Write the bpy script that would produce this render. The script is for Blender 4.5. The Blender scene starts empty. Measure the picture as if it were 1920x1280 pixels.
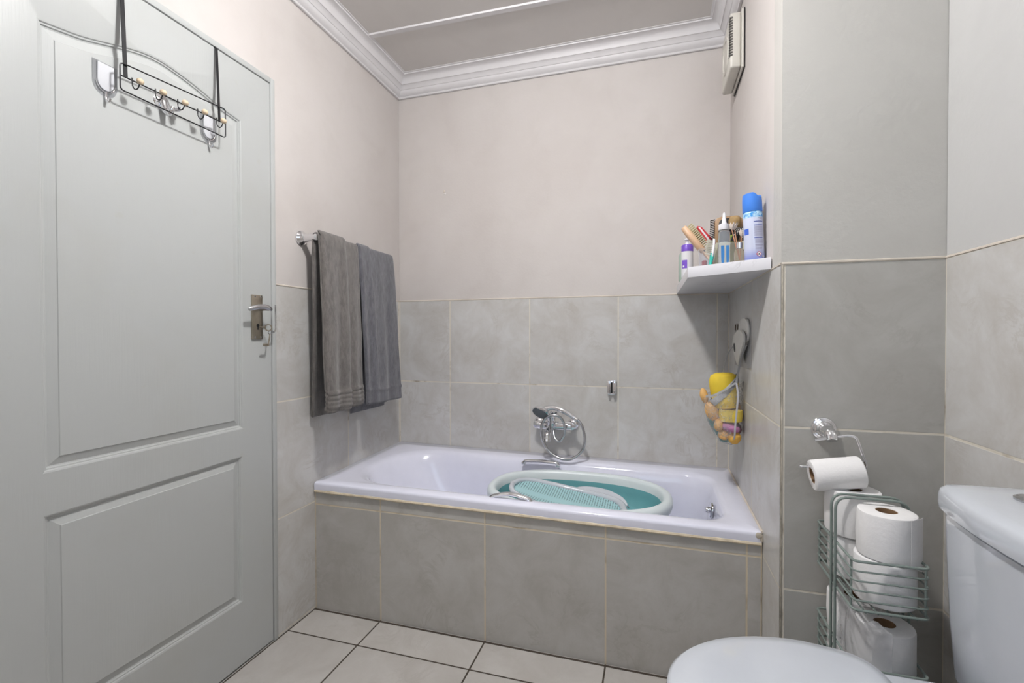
import bpy, bmesh, math, random
from mathutils import Vector, Matrix, noise
random.seed(7)
PI = math.pi
scn = bpy.context.scene
COL = scn.collection

# ------------------------------------------------------------------ geometry of the room (metres)
W = 1.7127            # alcove width
PY = -0.682           # face of the tiled bath panel
YR = -0.8875          # face of the short return wall
W2 = 2.0837           # right wall
ZT = 1.349            # top of the wall tiles
TH = 0.4473           # tile height
ZC = 2.5687           # ceiling
YF = -2.85            # wall behind the camera

# ------------------------------------------------------------------ materials
class NT:
    def __init__(s, name):
        s.m = bpy.data.materials.new(name); s.m.use_nodes = True
        s.t = s.m.node_tree; s.t.nodes.clear()
        s.out = s.t.nodes.new('ShaderNodeOutputMaterial')
        s.b = s.t.nodes.new('ShaderNodeBsdfPrincipled')
        s.t.links.new(s.b.outputs[0], s.out.inputs[0])
    def n(s, kind, **kw):
        x = s.t.nodes.new('ShaderNode' + kind)
        for k, v in kw.items(): setattr(x, k, v)
        return x
    def set(s, sock, v):
        if hasattr(v, 'is_output'): s.t.links.new(v, sock)
        else: sock.default_value = v
    def math(s, op, a, b=None, c=None, clamp=False):
        x = s.n('Math', operation=op); x.use_clamp = clamp
        s.set(x.inputs[0], a)
        if b is not None: s.set(x.inputs[1], b)
        if c is not None: s.set(x.inputs[2], c)
        return x.outputs[0]
    def mix(s, f, a, b):
        x = s.n('Mix', data_type='RGBA')
        s.set(x.inputs[0], f); s.set(x.inputs[6], a); s.set(x.inputs[7], b)
        return x.outputs[2]
    def pos(s):
        return s.n('NewGeometry').outputs['Position']
    def objpos(s):
        return s.n('TexCoord').outputs['Object']
    def noise(s, vec, scale, detail=4, rough=.55, dist=0.0):
        x = s.n('TexNoise'); s.set(x.inputs['Vector'], vec)
        x.inputs['Scale'].default_value = scale; x.inputs['Detail'].default_value = detail
        x.inputs['Roughness'].default_value = rough; x.inputs['Distortion'].default_value = dist
        return x.outputs[0]
    def ramp(s, f, a, b):
        x = s.n('MapRange'); x.clamp = True
        s.set(x.inputs[0], f); x.inputs[1].default_value = a; x.inputs[2].default_value = b
        return x.outputs[0]
    def smooth(s, f, a, b):
        x = s.n('MapRange', interpolation_type='SMOOTHSTEP')
        s.set(x.inputs[0], f); x.inputs[1].default_value = a; x.inputs[2].default_value = b
        return x.outputs[0]
    def bump(s, h, strength=.2, dist=.01, prev=None):
        x = s.n('Bump'); x.inputs['Strength'].default_value = strength; x.inputs['Distance'].default_value = dist
        s.set(x.inputs['Height'], h)
        if prev is not None: s.set(x.inputs['Normal'], prev)
        return x.outputs[0]

def c4(c): return (c[0], c[1], c[2], 1.0)

def plain(name, col, rough=.5, metal=0.0, var=0.06, scale=12, bump=0.0, bscale=60, coat=0.0, trans=0.0, ior=1.45, alpha=1.0, sheen=0.0, sss=0.0):
    m = NT(name); p = m.objpos()
    nz = m.noise(p, scale, 3)
    dark = tuple(max(0, k * (1 - var)) for k in col); lite = tuple(min(1, k * (1 + var)) for k in col)
    m.set(m.b.inputs['Base Color'], m.mix(m.ramp(nz, .3, .7), c4(dark), c4(lite)))
    m.b.inputs['Roughness'].default_value = rough; m.b.inputs['Metallic'].default_value = metal
    m.b.inputs['Coat Weight'].default_value = coat; m.b.inputs['Transmission Weight'].default_value = trans
    m.b.inputs['IOR'].default_value = ior; m.b.inputs['Alpha'].default_value = alpha
    m.b.inputs['Sheen Weight'].default_value = sheen
    if sss:
        m.b.inputs['Subsurface Weight'].default_value = sss; m.b.inputs['Subsurface Radius'].default_value = (.01, .01, .01)
    if bump: m.set(m.b.inputs['Normal'], m.bump(m.noise(p, bscale, 5), bump, .002))
    return m.m

def tile_mat(name, ua, va, u0, v0, su, sv, base=(.60, .595, .585), vein=(.43, .40, .36), grout=(.68, .635, .55), gw=.0028, extra=(), rough=.30, dirt=(.25, .2, .14)):
    m = NT(name); P = m.pos()
    sep = m.n('SeparateXYZ'); m.set(sep.inputs[0], P)
    U = sep.outputs[ua]; V = sep.outputs[va]
    def line(x, o, size):
        q = m.math('DIVIDE', m.math('SUBTRACT', x, o), size)
        fl = m.math('FLOOR', q); fr = m.math('SUBTRACT', q, fl)
        d = m.math('MULTIPLY', m.math('MINIMUM', fr, m.math('SUBTRACT', 1.0, fr)), size)
        return fl, d
    fu, du = line(U, u0, su); fv, dv = line(V, v0, sv)
    d = m.math('MINIMUM', du, dv)
    for (ax, val) in extra:
        d = m.math('MINIMUM', d, m.math('ABSOLUTE', m.math('SUBTRACT', sep.outputs[ax], val)))
    wob = m.math('MULTIPLY', m.math('SUBTRACT', m.noise(P, 60, 2), .5), .0012)
    dw = m.math('ADD', d, wob)
    g = m.smooth(dw, gw * .7, gw * 1.35)               # 0 in grout, 1 on tile
    cmb = m.n('CombineXYZ'); m.set(cmb.inputs[0], fu); m.set(cmb.inputs[1], fv)
    wn = m.n('TexWhiteNoise', noise_dimensions='3D'); m.set(wn.inputs['Vector'], cmb.outputs[0])
    off = m.n('VectorMath', operation='MULTIPLY_ADD')
    m.set(off.inputs[0], wn.outputs['Color']); off.inputs[1].default_value = (9, 9, 9); m.set(off.inputs[2], P)
    Q = off.outputs[0]
    cloud = m.ramp(m.noise(Q, 6.5, 8, .68, .5), .36, .66)
    col = m.mix(cloud, c4(base), c4(tuple(.4 * a + .6 * b for a, b in zip(base, vein))))
    vn = m.noise(Q, 6, 8, .66, 1.1)
    vm = m.math('SUBTRACT', 1.0, m.ramp(m.math('ABSOLUTE', m.math('SUBTRACT', vn, .5)), 0.0, .035))
    patch = m.ramp(m.noise(Q, 4.0, 2), .48, .62)
    col = m.mix(m.math('MULTIPLY', m.math('MULTIPLY', vm, patch), .45), col, c4(vein))
    tint = m.math('MULTIPLY_ADD', wn.outputs['Value'], .08, .96)
    tv = m.n('VectorMath', operation='SCALE'); m.set(tv.inputs[0], col); m.set(tv.inputs['Scale'], tint)
    gcol = m.mix(m.ramp(m.noise(P, 14, 3), .56, .80), c4(grout), c4(dirt))
    m.set(m.b.inputs['Base Color'], m.mix(g, gcol, tv.outputs[0]))
    m.set(m.b.inputs['Roughness'], m.math('MULTIPLY_ADD', g, rough - .85, .85))
    m.b.inputs['Specular IOR Level'].default_value = .4
    h = m.math('ADD', m.math('MULTIPLY', g, 1.0), m.math('MULTIPLY', m.noise(Q, 30, 4), .12))
    m.set(m.b.inputs['Normal'], m.bump(h, .35, .0015))
    return m.m

def wall_paint(name, base=(.595, .56, .54), stain=(.50, .455, .43), bstr=.25, bscale=90):
    m = NT(name); P = m.pos()
    a = m.ramp(m.noise(P, 1.3, 5, .6), .42, .72)
    b = m.ramp(m.noise(P, 5.0, 4, .6, .5), .5, .8)
    col = m.mix(m.math('MULTIPLY', a, .55), c4(base), c4(stain))
    col = m.mix(m.math('MULTIPLY', b, .25), col, c4(tuple(k * .9 for k in stain)))
    m.set(m.b.inputs['Base Color'], col); m.b.inputs['Roughness'].default_value = .62
    m.b.inputs['Specular IOR Level'].default_value = .3
    h = m.math('ADD', m.noise(P, bscale, 4, .6), m.math('MULTIPLY', m.noise(P, 12, 3), .8))
    m.set(m.b.inputs['Normal'], m.bump(h, bstr, .002))
    return m.m

M = {}
M['paint'] = wall_paint('wall paint')
M['paint_rough'] = wall_paint('return wall paint', (.52, .51, .485), (.455, .44, .41), .7, 45)
M['paint_right'] = wall_paint('right wall paint', (.53, .53, .525), (.47, .47, .465), .6, 45)
M['bead'] = plain('plaster lip', (.62, .56, .49), .8, bump=.3, var=.12, scale=9)
M['ceil'] = wall_paint('ceiling board', (.66, .635, .615), (.58, .55, .525), .1, 90)
M['cornice'] = plain('cornice gypsum', (.66, .645, .655), .45, var=.03)
M['t_back'] = tile_mat('tile back', 0, 2, .3107, ZT, .45, TH, extra=((0, W - .002), (0, .002)))
M['t_left'] = tile_mat('tile left', 1, 2, -.458, ZT, .45, TH)
M['t_alcove'] = tile_mat('tile alcove', 1, 2, -.505, ZT, .60, TH)
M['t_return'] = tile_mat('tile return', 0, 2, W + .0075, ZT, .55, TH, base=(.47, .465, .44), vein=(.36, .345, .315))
M['t_right'] = tile_mat('tile right', 1, 2, YR, ZT, .45, TH, gw=.0032)
M['t_panel'] = tile_mat('tile panel', 0, 2, .317, .444, .45, .45, base=(.51, .50, .48), vein=(.37, .35, .315), grout=(.62, .54, .41), extra=((0, W - .002), (0, .002)))
M['t_floor'] = tile_mat('tile floor', 0, 1, .317, PY - .156, .45, .45, base=(.52, .50, .475), vein=(.40, .375, .345), grout=(.055, .043, .032), dirt=(.03, .025, .02), gw=.003, extra=((0, .003), (1, PY - .005), (1, PY - .009)), rough=.28)
M['white_gloss'] = plain('ceramic white', (.56, .59, .64), .10, var=.02, coat=.4)
M['acrylic'] = plain('bath acrylic', (.79, .80, .92), .13, var=.02, coat=.5)
M['seal'] = plain('sealant', (.74, .64, .48), .7, var=.18, scale=30, bump=.5)
M['edge'] = plain('grubby edge grout', (.44, .40, .335), .8, var=.3, scale=25, bump=.5)
M['rust'] = plain('rusty gap', (.10, .035, .02), .9, var=.4, scale=60)
M['chrome'] = plain('chrome', (.80, .80, .82), .08, 1.0, var=.02)
M['chrome_dark'] = plain('dull chrome', (.55, .55, .56), .25, 1.0, var=.05)
M['nickel'] = plain('worn nickel', (.42, .38, .31), .35, 1.0, var=.15, scale=30)
M['black_wire'] = plain('black wire', (.012, .012, .014), .35, var=.1)
M['wood_knob'] = plain('pale wood', (.68, .54, .38), .5, var=.12, scale=60)
M['clear'] = plain('clear plastic', (.93, .94, .98), .06, trans=.9, var=.01, ior=1.3)
M['milky'] = plain('milky plastic', (.86, .87, .91), .2, trans=.35, var=.01, ior=1.3)
M['paper'] = plain('tissue paper', (.80, .79, .79), .95, var=.03, bump=.35, bscale=130)
M['card'] = plain('cardboard', (.25, .15, .08), .9, var=.12, scale=30)
M['sage_wire'] = plain('sage enamel wire', (.20, .24, .222), .35, var=.06)
M['teal'] = plain('teal rubber', (.15, .40, .43), .4, var=.06)
M['aqua_white'] = plain('white baby plastic', (.70, .765, .78), .3, var=.02)
M['fan_white'] = plain('aged white plastic', (.60, .58, .53), .4, var=.05)
M['dark'] = plain('dark', (.015, .015, .016), .5)
M['marble'] = None

def door_paint():
    m = NT('door paint'); P = m.pos()
    mp = m.n('Mapping'); m.set(mp.inputs[0], P); mp.inputs['Scale'].default_value = (1, 60, 2.2)
    gr = m.noise(mp.outputs[0], 4.0, 5, .6)
    st = m.ramp(m.noise(P, 2.6, 4, .6), .52, .75)
    st2 = m.ramp(m.noise(P, 16, 3), .68, .80)
    col = m.mix(m.math('MULTIPLY', st, .35), (.455, .47, .465, 1), (.41, .41, .38, 1))
    col = m.mix(m.math('MULTIPLY', st2, .25), col, (.40, .37, .28, 1))
    m.set(m.b.inputs['Base Color'], col); m.b.inputs['Roughness'].default_value = .36
    m.set(m.b.inputs['Normal'], m.bump(gr, .22, .0012))
    return m.m
M['door'] = door_paint()

def marble():
    m = NT('marble laminate'); P = m.objpos()
    vn = m.noise(P, 7, 6, .6, 1.6)
    v = m.math('SUBTRACT', 1.0, m.ramp(m.math('ABSOLUTE', m.math('SUBTRACT', vn, .5)), 0, .02))
    k = m.math('MULTIPLY', m.math('MULTIPLY', v, m.ramp(m.noise(P, 5, 2), .52, .70)), .45)
    m.set(m.b.inputs['Base Color'], m.mix(k, (.68, .68, .72, 1), (.32, .32, .34, 1)))
    m.b.inputs['Roughness'].default_value = .3
    return m.m
M['marble'] = marble()

def terry(name, a, b):
    m = NT(name); P = m.objpos()
    mp = m.n('Mapping'); m.set(mp.inputs[0], P); mp.inputs['Scale'].default_value = (1, 1, .35)
    n1 = m.ramp(m.noise(mp.outputs[0], 22, 6, .72, .8), .36, .68)
    n3 = m.ramp(m.noise(mp.outputs[0], 75, 4, .7), .42, .70)
    n2 = m.noise(P, 420, 3, .7)
    col = m.mix(n1, c4(a), c4(b))
    col = m.mix(m.math('MULTIPLY', n3, .65), col, c4(tuple(k * 1.5 for k in b)))
    col = m.mix(m.math('MULTIPLY', m.ramp(n2, .35, .75), .35), col, c4(tuple(k * 1.6 for k in b)))
    m.set(m.b.inputs['Base Color'], col); m.b.inputs['Roughness'].default_value = 1.0
    m.b.inputs['Sheen Weight'].default_value = .3; m.b.inputs['Sheen Roughness'].default_value = .6
    m.b.inputs['Specular IOR Level'].default_value = .05
    h = m.math('ADD', n2, m.math('MULTIPLY', n3, .6))
    m.set(m.b.inputs['Normal'], m.bump(h, .6, .002))
    return m.m
M['towel_a'] = terry('towel warm grey', (.074, .068, .064), (.132, .120, .112))
M['towel_b'] = terry('towel blue grey', (.064, .064, .073), (.115, .115, .130))

def mesh_teal():
    m = NT('perforated teal sling'); P = m.objpos()
    sc = m.n('VectorMath', operation='SCALE'); m.set(sc.inputs[0], P); sc.inputs['Scale'].default_value = 95.0
    fr = m.n('VectorMath', operation='FRACTION'); m.set(fr.inputs[0], sc.outputs[0])
    sp = m.n('SeparateXYZ'); m.set(sp.inputs[0], fr.outputs[0])
    dx = m.math('SUBTRACT', sp.outputs[0], .5); dy = m.math('SUBTRACT', sp.outputs[1], .5)
    d = m.math('SQRT', m.math('ADD', m.math('MULTIPLY', dx, dx), m.math('MULTIPLY', dy, dy)))
    hole = m.math('SUBTRACT', 1.0, m.smooth(d, .22, .30))
    po = m.n('SeparateXYZ'); m.set(po.inputs[0], P)
    band = m.smooth(m.math('ABSOLUTE', po.outputs[1]), .022, .032)
    hole = m.math('MULTIPLY', hole, band)
    m.set(m.b.inputs['Base Color'], m.mix(hole, (.40, .64, .67, 1), (.04, .09, .10, 1)))
    m.b.inputs['Roughness'].default_value = .5
    return m.m
M['sling'] = mesh_teal()

def emit(name, col, s):
    m = NT(name); m.b.inputs['Base Color'].default_value = c4(col)
    m.b.inputs['Emission Color'].default_value = c4(col); m.b.inputs['Emission Strength'].default_value = s
    return m.m

# ------------------------------------------------------------------ mesh builder
class MB:
    def __init__(s): s.bm = bmesh.new()
    def add(s, vs, fs, mi=0, X=None):
        bv = [s.bm.verts.new((X @ Vector(v)) if X else v) for v in vs]
        for f in fs:
            try:
                q = s.bm.faces.new([bv[i] for i in f]); q.material_index = mi
            except ValueError: pass
        return s
    def box(s, x0, x1, y0, y1, z0, z1, bev=0.0, seg=2, mi=0, X=None):
        b = bmesh.new()
        vs = [b.verts.new((x, y, z)) for x in (x0, x1) for y in (y0, y1) for z in (z0, z1)]
        for f in ((0, 1, 3, 2), (4, 6, 7, 5), (0, 4, 5, 1), (2, 3, 7, 6), (0, 2, 6, 4), (1, 5, 7, 3)): b.faces.new([vs[i] for i in f])
        if bev: bmesh.ops.bevel(b, geom=list(b.edges), offset=bev, segments=seg, affect='EDGES', profile=.5)
        b.verts.index_update()
        s.add([v.co.copy() for v in b.verts], [[v.index for v in f.verts] for f in b.faces], mi, X); b.free()
        return s
    def loft(s, rings, cap0=True, cap1=True, closed=True, mi=0, X=None):
        n = len(rings[0]); vs = [p for r in rings for p in r]; fs = []
        for i in range(len(rings) - 1):
            for j in range(n if closed else n - 1):
                k = (j + 1) % n
                fs.append((i * n + j, i * n + k, (i + 1) * n + k, (i + 1) * n + j))
        if cap0: fs.append(tuple(range(n))[::-1])
        if cap1: fs.append(tuple(range((len(rings) - 1) * n, len(rings) * n)))
        return s.add(vs, fs, mi, X)
    def lathe(s, prof, seg=32, mi=0, X=None, cap=True):
        rings = [[(r * math.cos(2 * PI * k / seg), r * math.sin(2 * PI * k / seg), z) for k in range(seg)] for r, z in prof]
        return s.loft(rings, cap and prof[0][0] > 1e-6, cap and prof[-1][0] > 1e-6, True, mi, X)
    def torus_lathe(s, prof, seg=32, mi=0, X=None):
        rings = [[(r * math.cos(2 * PI * k / seg), r * math.sin(2 * PI * k / seg), z) for k in range(seg)] for r, z in prof + prof[:1]]
        return s.loft(rings, False, False, True, mi, X)
    def tube(s, pts, r, seg=8, closed=False, mi=0, X=None, flat=1.0):
        pts = [Vector(p) for p in pts]; n = len(pts); rad = r if isinstance(r, (list, tuple)) else [r] * n
        T = []
        for i in range(n):
            a = pts[(i - 1) % n] if closed or i > 0 else pts[i]; b = pts[(i + 1) % n] if closed or i < n - 1 else pts[i]
            T.append((b - a).normalized())
        up = Vector((0, 0, 1)) if abs(T[0].z) < .9 else Vector((0, 1, 0))
        N = (up - T[0] * up.dot(T[0])).normalized(); rings = []
        for i in range(n):
            N = (N - T[i] * N.dot(T[i])).normalized(); B = T[i].cross(N)
            rings.append([pts[i] + (N * math.cos(2 * PI * k / seg) + B * (math.sin(2 * PI * k / seg) * flat)) * rad[i] for k in range(seg)])
        if closed: rings.append(rings[0]); return s.loft(rings, False, False, True, mi, X)
        return s.loft(rings, True, True, True, mi, X)
    def ball(s, c, r, seg=16, rg=10, mi=0, X=None):
        if not isinstance(r, (list, tuple)): r = (r, r, r)
        rings = []
        for i in range(1, rg):
            a = PI * i / rg
            rings.append([(c[0] + r[0] * math.sin(a) * math.cos(2 * PI * k / seg), c[1] + r[1] * math.sin(a) * math.sin(2 * PI * k / seg), c[2] - r[2] * math.cos(a)) for k in range(seg)])
        return s.loft(rings, True, True, True, mi, X)
    def prism(s, poly, h, bev=0.0, mi=0, X=None):
        n = len(poly)
        if not bev:
            return s.loft([[(p[0], p[1], 0) for p in poly], [(p[0], p[1], h) for p in poly]], True, True, True, mi, X)
        b = bmesh.new(); lo = [b.verts.new((p[0], p[1], 0)) for p in poly]; hi = [b.verts.new((p[0], p[1], h)) for p in poly]
        b.faces.new(lo[::-1]); b.faces.new(hi)
        for i in range(n): b.faces.new((lo[i], lo[(i + 1) % n], hi[(i + 1) % n], hi[i]))
        es = [e for e in b.edges if abs(e.verts[0].co.z - e.verts[1].co.z) < 1e-6]
        bmesh.ops.bevel(b, geom=es, offset=bev, segments=2, affect='EDGES', profile=.5)
        b.verts.index_update()
        s.add([v.co.copy() for v in b.verts], [[v.index for v in f.verts] for f in b.faces], mi, X); b.free()
        return s
    def slab(s, G, th, mi=0):
        """sheet of points G[i][j] given thickness th"""
        ni, nj = len(G), len(G[0]); G = [[Vector(p) for p in r] for r in G]; N = []
        for i in range(ni):
            r = []
            for j in range(nj):
                a = G[min(i + 1, ni - 1)][j] - G[max(i - 1, 0)][j]; b = G[i][min(j + 1, nj - 1)] - G[i][max(j - 1, 0)]
                r.append(a.cross(b).normalized())
            N.append(r)
        vs = [G[i][j] + N[i][j] * th * .5 for i in range(ni) for j in range(nj)] + [G[i][j] - N[i][j] * th * .5 for i in range(ni) for j in range(nj)]
        o = ni * nj; fs = []; I = lambda i, j: i * nj + j
        for i in range(ni - 1):
            for j in range(nj - 1):
                fs.append((I(i, j), I(i + 1, j), I(i + 1, j + 1), I(i, j + 1)))
                fs.append((o + I(i, j), o + I(i, j + 1), o + I(i + 1, j + 1), o + I(i + 1, j)))
        # rounded rim: an extra row of verts pushed outwards
        per = [(i, 0) for i in range(ni)] + [(ni - 1, j) for j in range(1, nj)] + [(i, nj - 1) for i in range(ni - 2, -1, -1)] + [(0, j) for j in range(nj - 2, 0, -1)]
        k0 = len(vs)
        for (i, j) in per:
            ci = min(max(i, 1), ni - 2); cj = min(max(j, 1), nj - 2)
            d = G[i][j] - G[ci][cj]
            vs.append(G[i][j] + (d.normalized() * th * .45 if d.length > 1e-9 else Vector()))
        m = len(per)
        for q in range(m):
            a, b = I(*per[q]), I(*per[(q + 1) % m]); c, d = k0 + q, k0 + (q + 1) % m
            fs.append((a, b, d, c)); fs.append((c, d, o + b, o + a))
        return s.add(vs, fs, mi)
    def build(s, name, mats, parent=None, ang=38, world=True, smooth=True):
        bm = s.bm
        bmesh.ops.remove_doubles(bm, verts=list(bm.verts), dist=1e-6)
        bmesh.ops.recalc_face_normals(bm, faces=list(bm.faces))
        if smooth:
            for f in bm.faces: f.smooth = True
            for e in bm.edges:
                if len(e.link_faces) == 2 and e.calc_face_angle(0) > math.radians(ang): e.smooth = False
        org = Vector(origin(parent)) if parent else Vector((0, 0, 0))
        if parent and world:
            for v in bm.verts: v.co -= org
        me = bpy.data.meshes.new(name); bm.to_mesh(me); bm.free()
        for k in (mats if isinstance(mats, (list, tuple)) else [mats]): me.materials.append(M[k] if isinstance(k, str) else k)
        o = bpy.data.objects.new(name, me); COL.objects.link(o)
        if parent: o.parent = parent
        return o

def origin(o):
    p = Vector((0, 0, 0))
    while o is not None: p += o.location; o = o.parent
    return p

def thing(name, label, cat, loc, group=None):
    o = bpy.data.objects.new(name, None); COL.objects.link(o); o.empty_display_size = .05
    o.location = loc; o['label'] = label; o['category'] = cat
    if group: o['group'] = group
    return o
def tag(o, label, cat, group=None):
    o['label'] = label; o['category'] = cat
    if group: o['group'] = group
    return o
def struct(o): o['kind'] = 'structure'; return o
def recentre(o):
    """move a single-mesh thing's origin to the middle of its base"""
    vs = [v.co for v in o.data.vertices]
    c = Vector((sum(v.x for v in vs) / len(vs), sum(v.y for v in vs) / len(vs), min(v.z for v in vs)))
    for v in o.data.vertices: v.co -= c
    o.location = c
    return o
def dup(o, parent=None):
    c = o.copy(); COL.objects.link(c)
    if parent is not None: c.parent = parent
    for ch in [x for x in bpy.data.objects if x.parent == o]: dup(ch, c)
    return c

def catmull(P, n=8, closed=False):
    P = [Vector(p) for p in P]; out = []; m = len(P)
    for i in range(m if closed else m - 1):
        g = lambda k: P[k % m] if closed else P[min(max(k, 0), m - 1)]
        a, b, c, d = g(i - 1), g(i), g(i + 1), g(i + 2)
        for k in range(n):
            t = k / n
            out.append(.5 * ((2 * b) + (c - a) * t + (2 * a - 5 * b + 4 * c - d) * t * t + (3 * b - a - 3 * c + d) * t ** 3))
    if not closed: out.append(P[-1])
    return out
def fillet(P, r, n=5, closed=False):
    P = [Vector(p) for p in P]; out = []; m = len(P)
    for i in range(m):
        if not closed and i in (0, m - 1): out.append(P[i]); continue
        a, b, c = P[(i - 1) % m], P[i], P[(i + 1) % m]
        u, v = (a - b), (c - b); rr = min(r, u.length * .49, v.length * .49)
        p, q = b + u.normalized() * rr, b + v.normalized() * rr
        for k in range(n + 1):
            t = k / n; out.append(p * (1 - t) ** 2 + b * 2 * t * (1 - t) + q * t * t)
    return out
def rrect(x0, x1, y0, y1, r, z, n=8):
    """rounded rectangle ring; r is one radius or four (x0y0, x1y0, x1y1, x0y1)"""
    R = r if isinstance(r, (list, tuple)) else [r] * 4; out = []
    for (cx, cy, a0, k) in ((x0, y0, PI, 0), (x1, y0, 1.5 * PI, 1), (x1, y1, 0, 2), (x0, y1, .5 * PI, 3)):
        rr = R[k]; ox = cx + rr if cx == x0 else cx - rr; oy = cy + rr if cy == y0 else cy - rr
        for i in range(n + 1):
            a = a0 + .5 * PI * i / n; out.append((ox + rr * math.cos(a), oy + rr * math.sin(a), z))
    return out
def sell(cx, cy, a, b, z, n=64, e=2.0):
    out = []
    for i in range(n):
        t = 2 * PI * i / n; c, s_ = math.cos(t), math.sin(t)
        out.append((cx + a * math.copysign(abs(c) ** (2 / e), c), cy + b * math.copysign(abs(s_) ** (2 / e), s_), z))
    return out
def frame(origin_, zdir, xdir=None):
    z = Vector(zdir).normalized(); x = Vector(xdir) if xdir else (Vector((0, 0, 1)) if abs(z.z) < .9 else Vector((1, 0, 0)))
    x = (x - z * x.dot(z)).normalized(); y = z.cross(x)
    return Matrix.Translation(Vector(origin_)) @ Matrix((x, y, z)).transposed().to_4x4()

# ================================================================== THE ROOM
def tiled_wall(name, paint, tile, quad, ztop=ZC + .06, thick=.09, lip=True):
    """quad = (ax, face, lo, hi, out): a wall along an axis with its tile face at 'face'; 'out' points out of the room"""
    ax, face, lo, hi, out = quad; m = MB()
    def bx(d0, d1, a, b, z0, z1, mi):
        p, q = sorted((face + out * d0, face + out * d1))
        if ax == 'x': m.box(p, q, a, b, z0, z1, mi=mi)
        else: m.box(a, b, p, q, z0, z1, mi=mi)
    bx(.0015, thick, lo, hi, 0 if tile is None else ZT, ztop, 0)
    if tile:
        bx(0, thick, lo, hi, 0, ZT, 1)
        # thin plaster lip where the paint laps over the tiles
        pts = []
        N = max(6, int((hi - lo) / .04))
        for i in range(N + 1):
            t = lo + (hi - lo) * i / N; w = .0028 + .0012 * noise.noise(Vector((t * 9, face * 3, 1)))
            pts.append((face + out * .001, t, ZT + .001) if ax == 'x' else (t, face + out * .001, ZT + .001))
        m.tube(pts, [.0036 + .0011 * noise.noise(Vector((p[0] * 14, p[1] * 14, 2))) for p in pts], 6, mi=2)
    return struct(m.build(name, [paint, tile or paint, 'bead'], smooth=False))

tiled_wall('wall_back', 'paint', 't_back', ('y', 0.0, -.09, W + .09, 1))
tiled_wall('wall_alcove', 'paint', 't_alcove', ('x', W, YR + .003, 0.0, 1))
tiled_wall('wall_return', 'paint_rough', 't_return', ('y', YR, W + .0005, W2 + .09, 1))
tiled_wall('wall_right', 'paint_right', 't_right', ('x', W2, YF - .09, YR, 1))
MB().ball((.278, .0012, 1.944), (.006, .0022, .008), 12, 8).build('plaster_chip', 'bead', bpy.data.objects['wall_back'])
MB().ball((.281, .0012, 1.930), (.006, .0016, .005), 12, 8).build('plaster_chip', 'ceil', bpy.data.objects['wall_back'])
# left wall with the door opening
DY0, DY1, DZ = -1.735, -.8865, 2.117
m = MB()
m.box(-.09, -.0015, DY1, 0, ZT, ZC + .06, mi=0); m.box(-.09, 0, DY1, 0, 0, ZT, mi=1)
m.box(-.09, -.0015, DY0, DY1, DZ, ZC + .06, mi=0)
m.box(-.09, -.0015, YF - .09, DY0, ZT, ZC + .06, mi=0); m.box(-.09, 0, YF - .09, DY0, 0, ZT, mi=1)
for a, b in ((DY1, 0), (YF, DY0)):
    pts = [(-.001, a + (b - a) * i / 20, ZT + .001) for i in range(21)]
    m.tube(pts, [.0036 + .001 * noise.noise(Vector((p[1] * 14, 3, 2))) for p in pts], 6, mi=2)
struct(m.build('wall_left', ['paint', 't_left', 'bead'], smooth=False))
# wall behind the camera with an assumed, unseen window
WX0, WX1, WZ0, WZ1 = 1.05, 1.95, 1.30, 2.20
m = MB()
m.box(-.09, WX0, YF - .09, YF, 0, ZC + .06); m.box(WX1, W2 + .09, YF - .09, YF, 0, ZC + .06)
m.box(WX0, WX1, YF - .09, YF, 0, WZ0); m.box(WX0, WX1, YF - .09, YF, WZ1, ZC + .06)
struct(m.build('wall_front', 'paint', smooth=False))
m = MB()
for a in (WX0, (WX0 + WX1) / 2 - .02, WX1 - .04): m.box(a, a + .04, YF - .07, YF - .02, WZ0, WZ1, .003)
for a in (WZ0, WZ1 - .04): m.box(WX0 + .041, WX1 - .041, YF - .068, YF - .022, a, a + .04, .003)
win = struct(m.build('assumed_window_1', 'cornice'))  # unseen window, assumed; added to go with the cool fill light
MB().box(WX0 + .02, WX1 - .02, YF - .05, YF - .046, WZ0 + .02, WZ1 - .02).build('pane', 'clear', win)  # pane of the assumed window
# floor, ceiling
struct(MB().box(-.09, W2 + .09, YF - .09, .09, -.06, 0).build('floor', 't_floor', smooth=False))
struct(MB().box(-.09, W2 + .09, YF - .09, .09, ZC, ZC + .05).build('ceiling', 'ceil', smooth=False))
def strip(y0, y1):
    m = MB(); m.prism([(-.015, 0), (-.011, -.006), (.011, -.006), (.015, 0)], W2 if y0 < YR else W, X=frame((0, y0, ZC + .0005), (1, y1 - y0, 0), (0, 1, 0)))
    return m
def strip2(y0, y1, xe):
    m = MB()
    pr = [(-.016, .001), (-.012, -.006), (.012, -.006), (.016, .001)]
    m.loft([[(0, y0 + a, ZC + b) for a, b in pr], [(xe, y1 + a, ZC + b) for a, b in pr]])
    return m
struct(strip2(-.406, -.372, W).build('trim_1', 'cornice'))
struct(strip2(-1.31, -1.28, W2).build('trim_2', 'cornice'))
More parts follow.
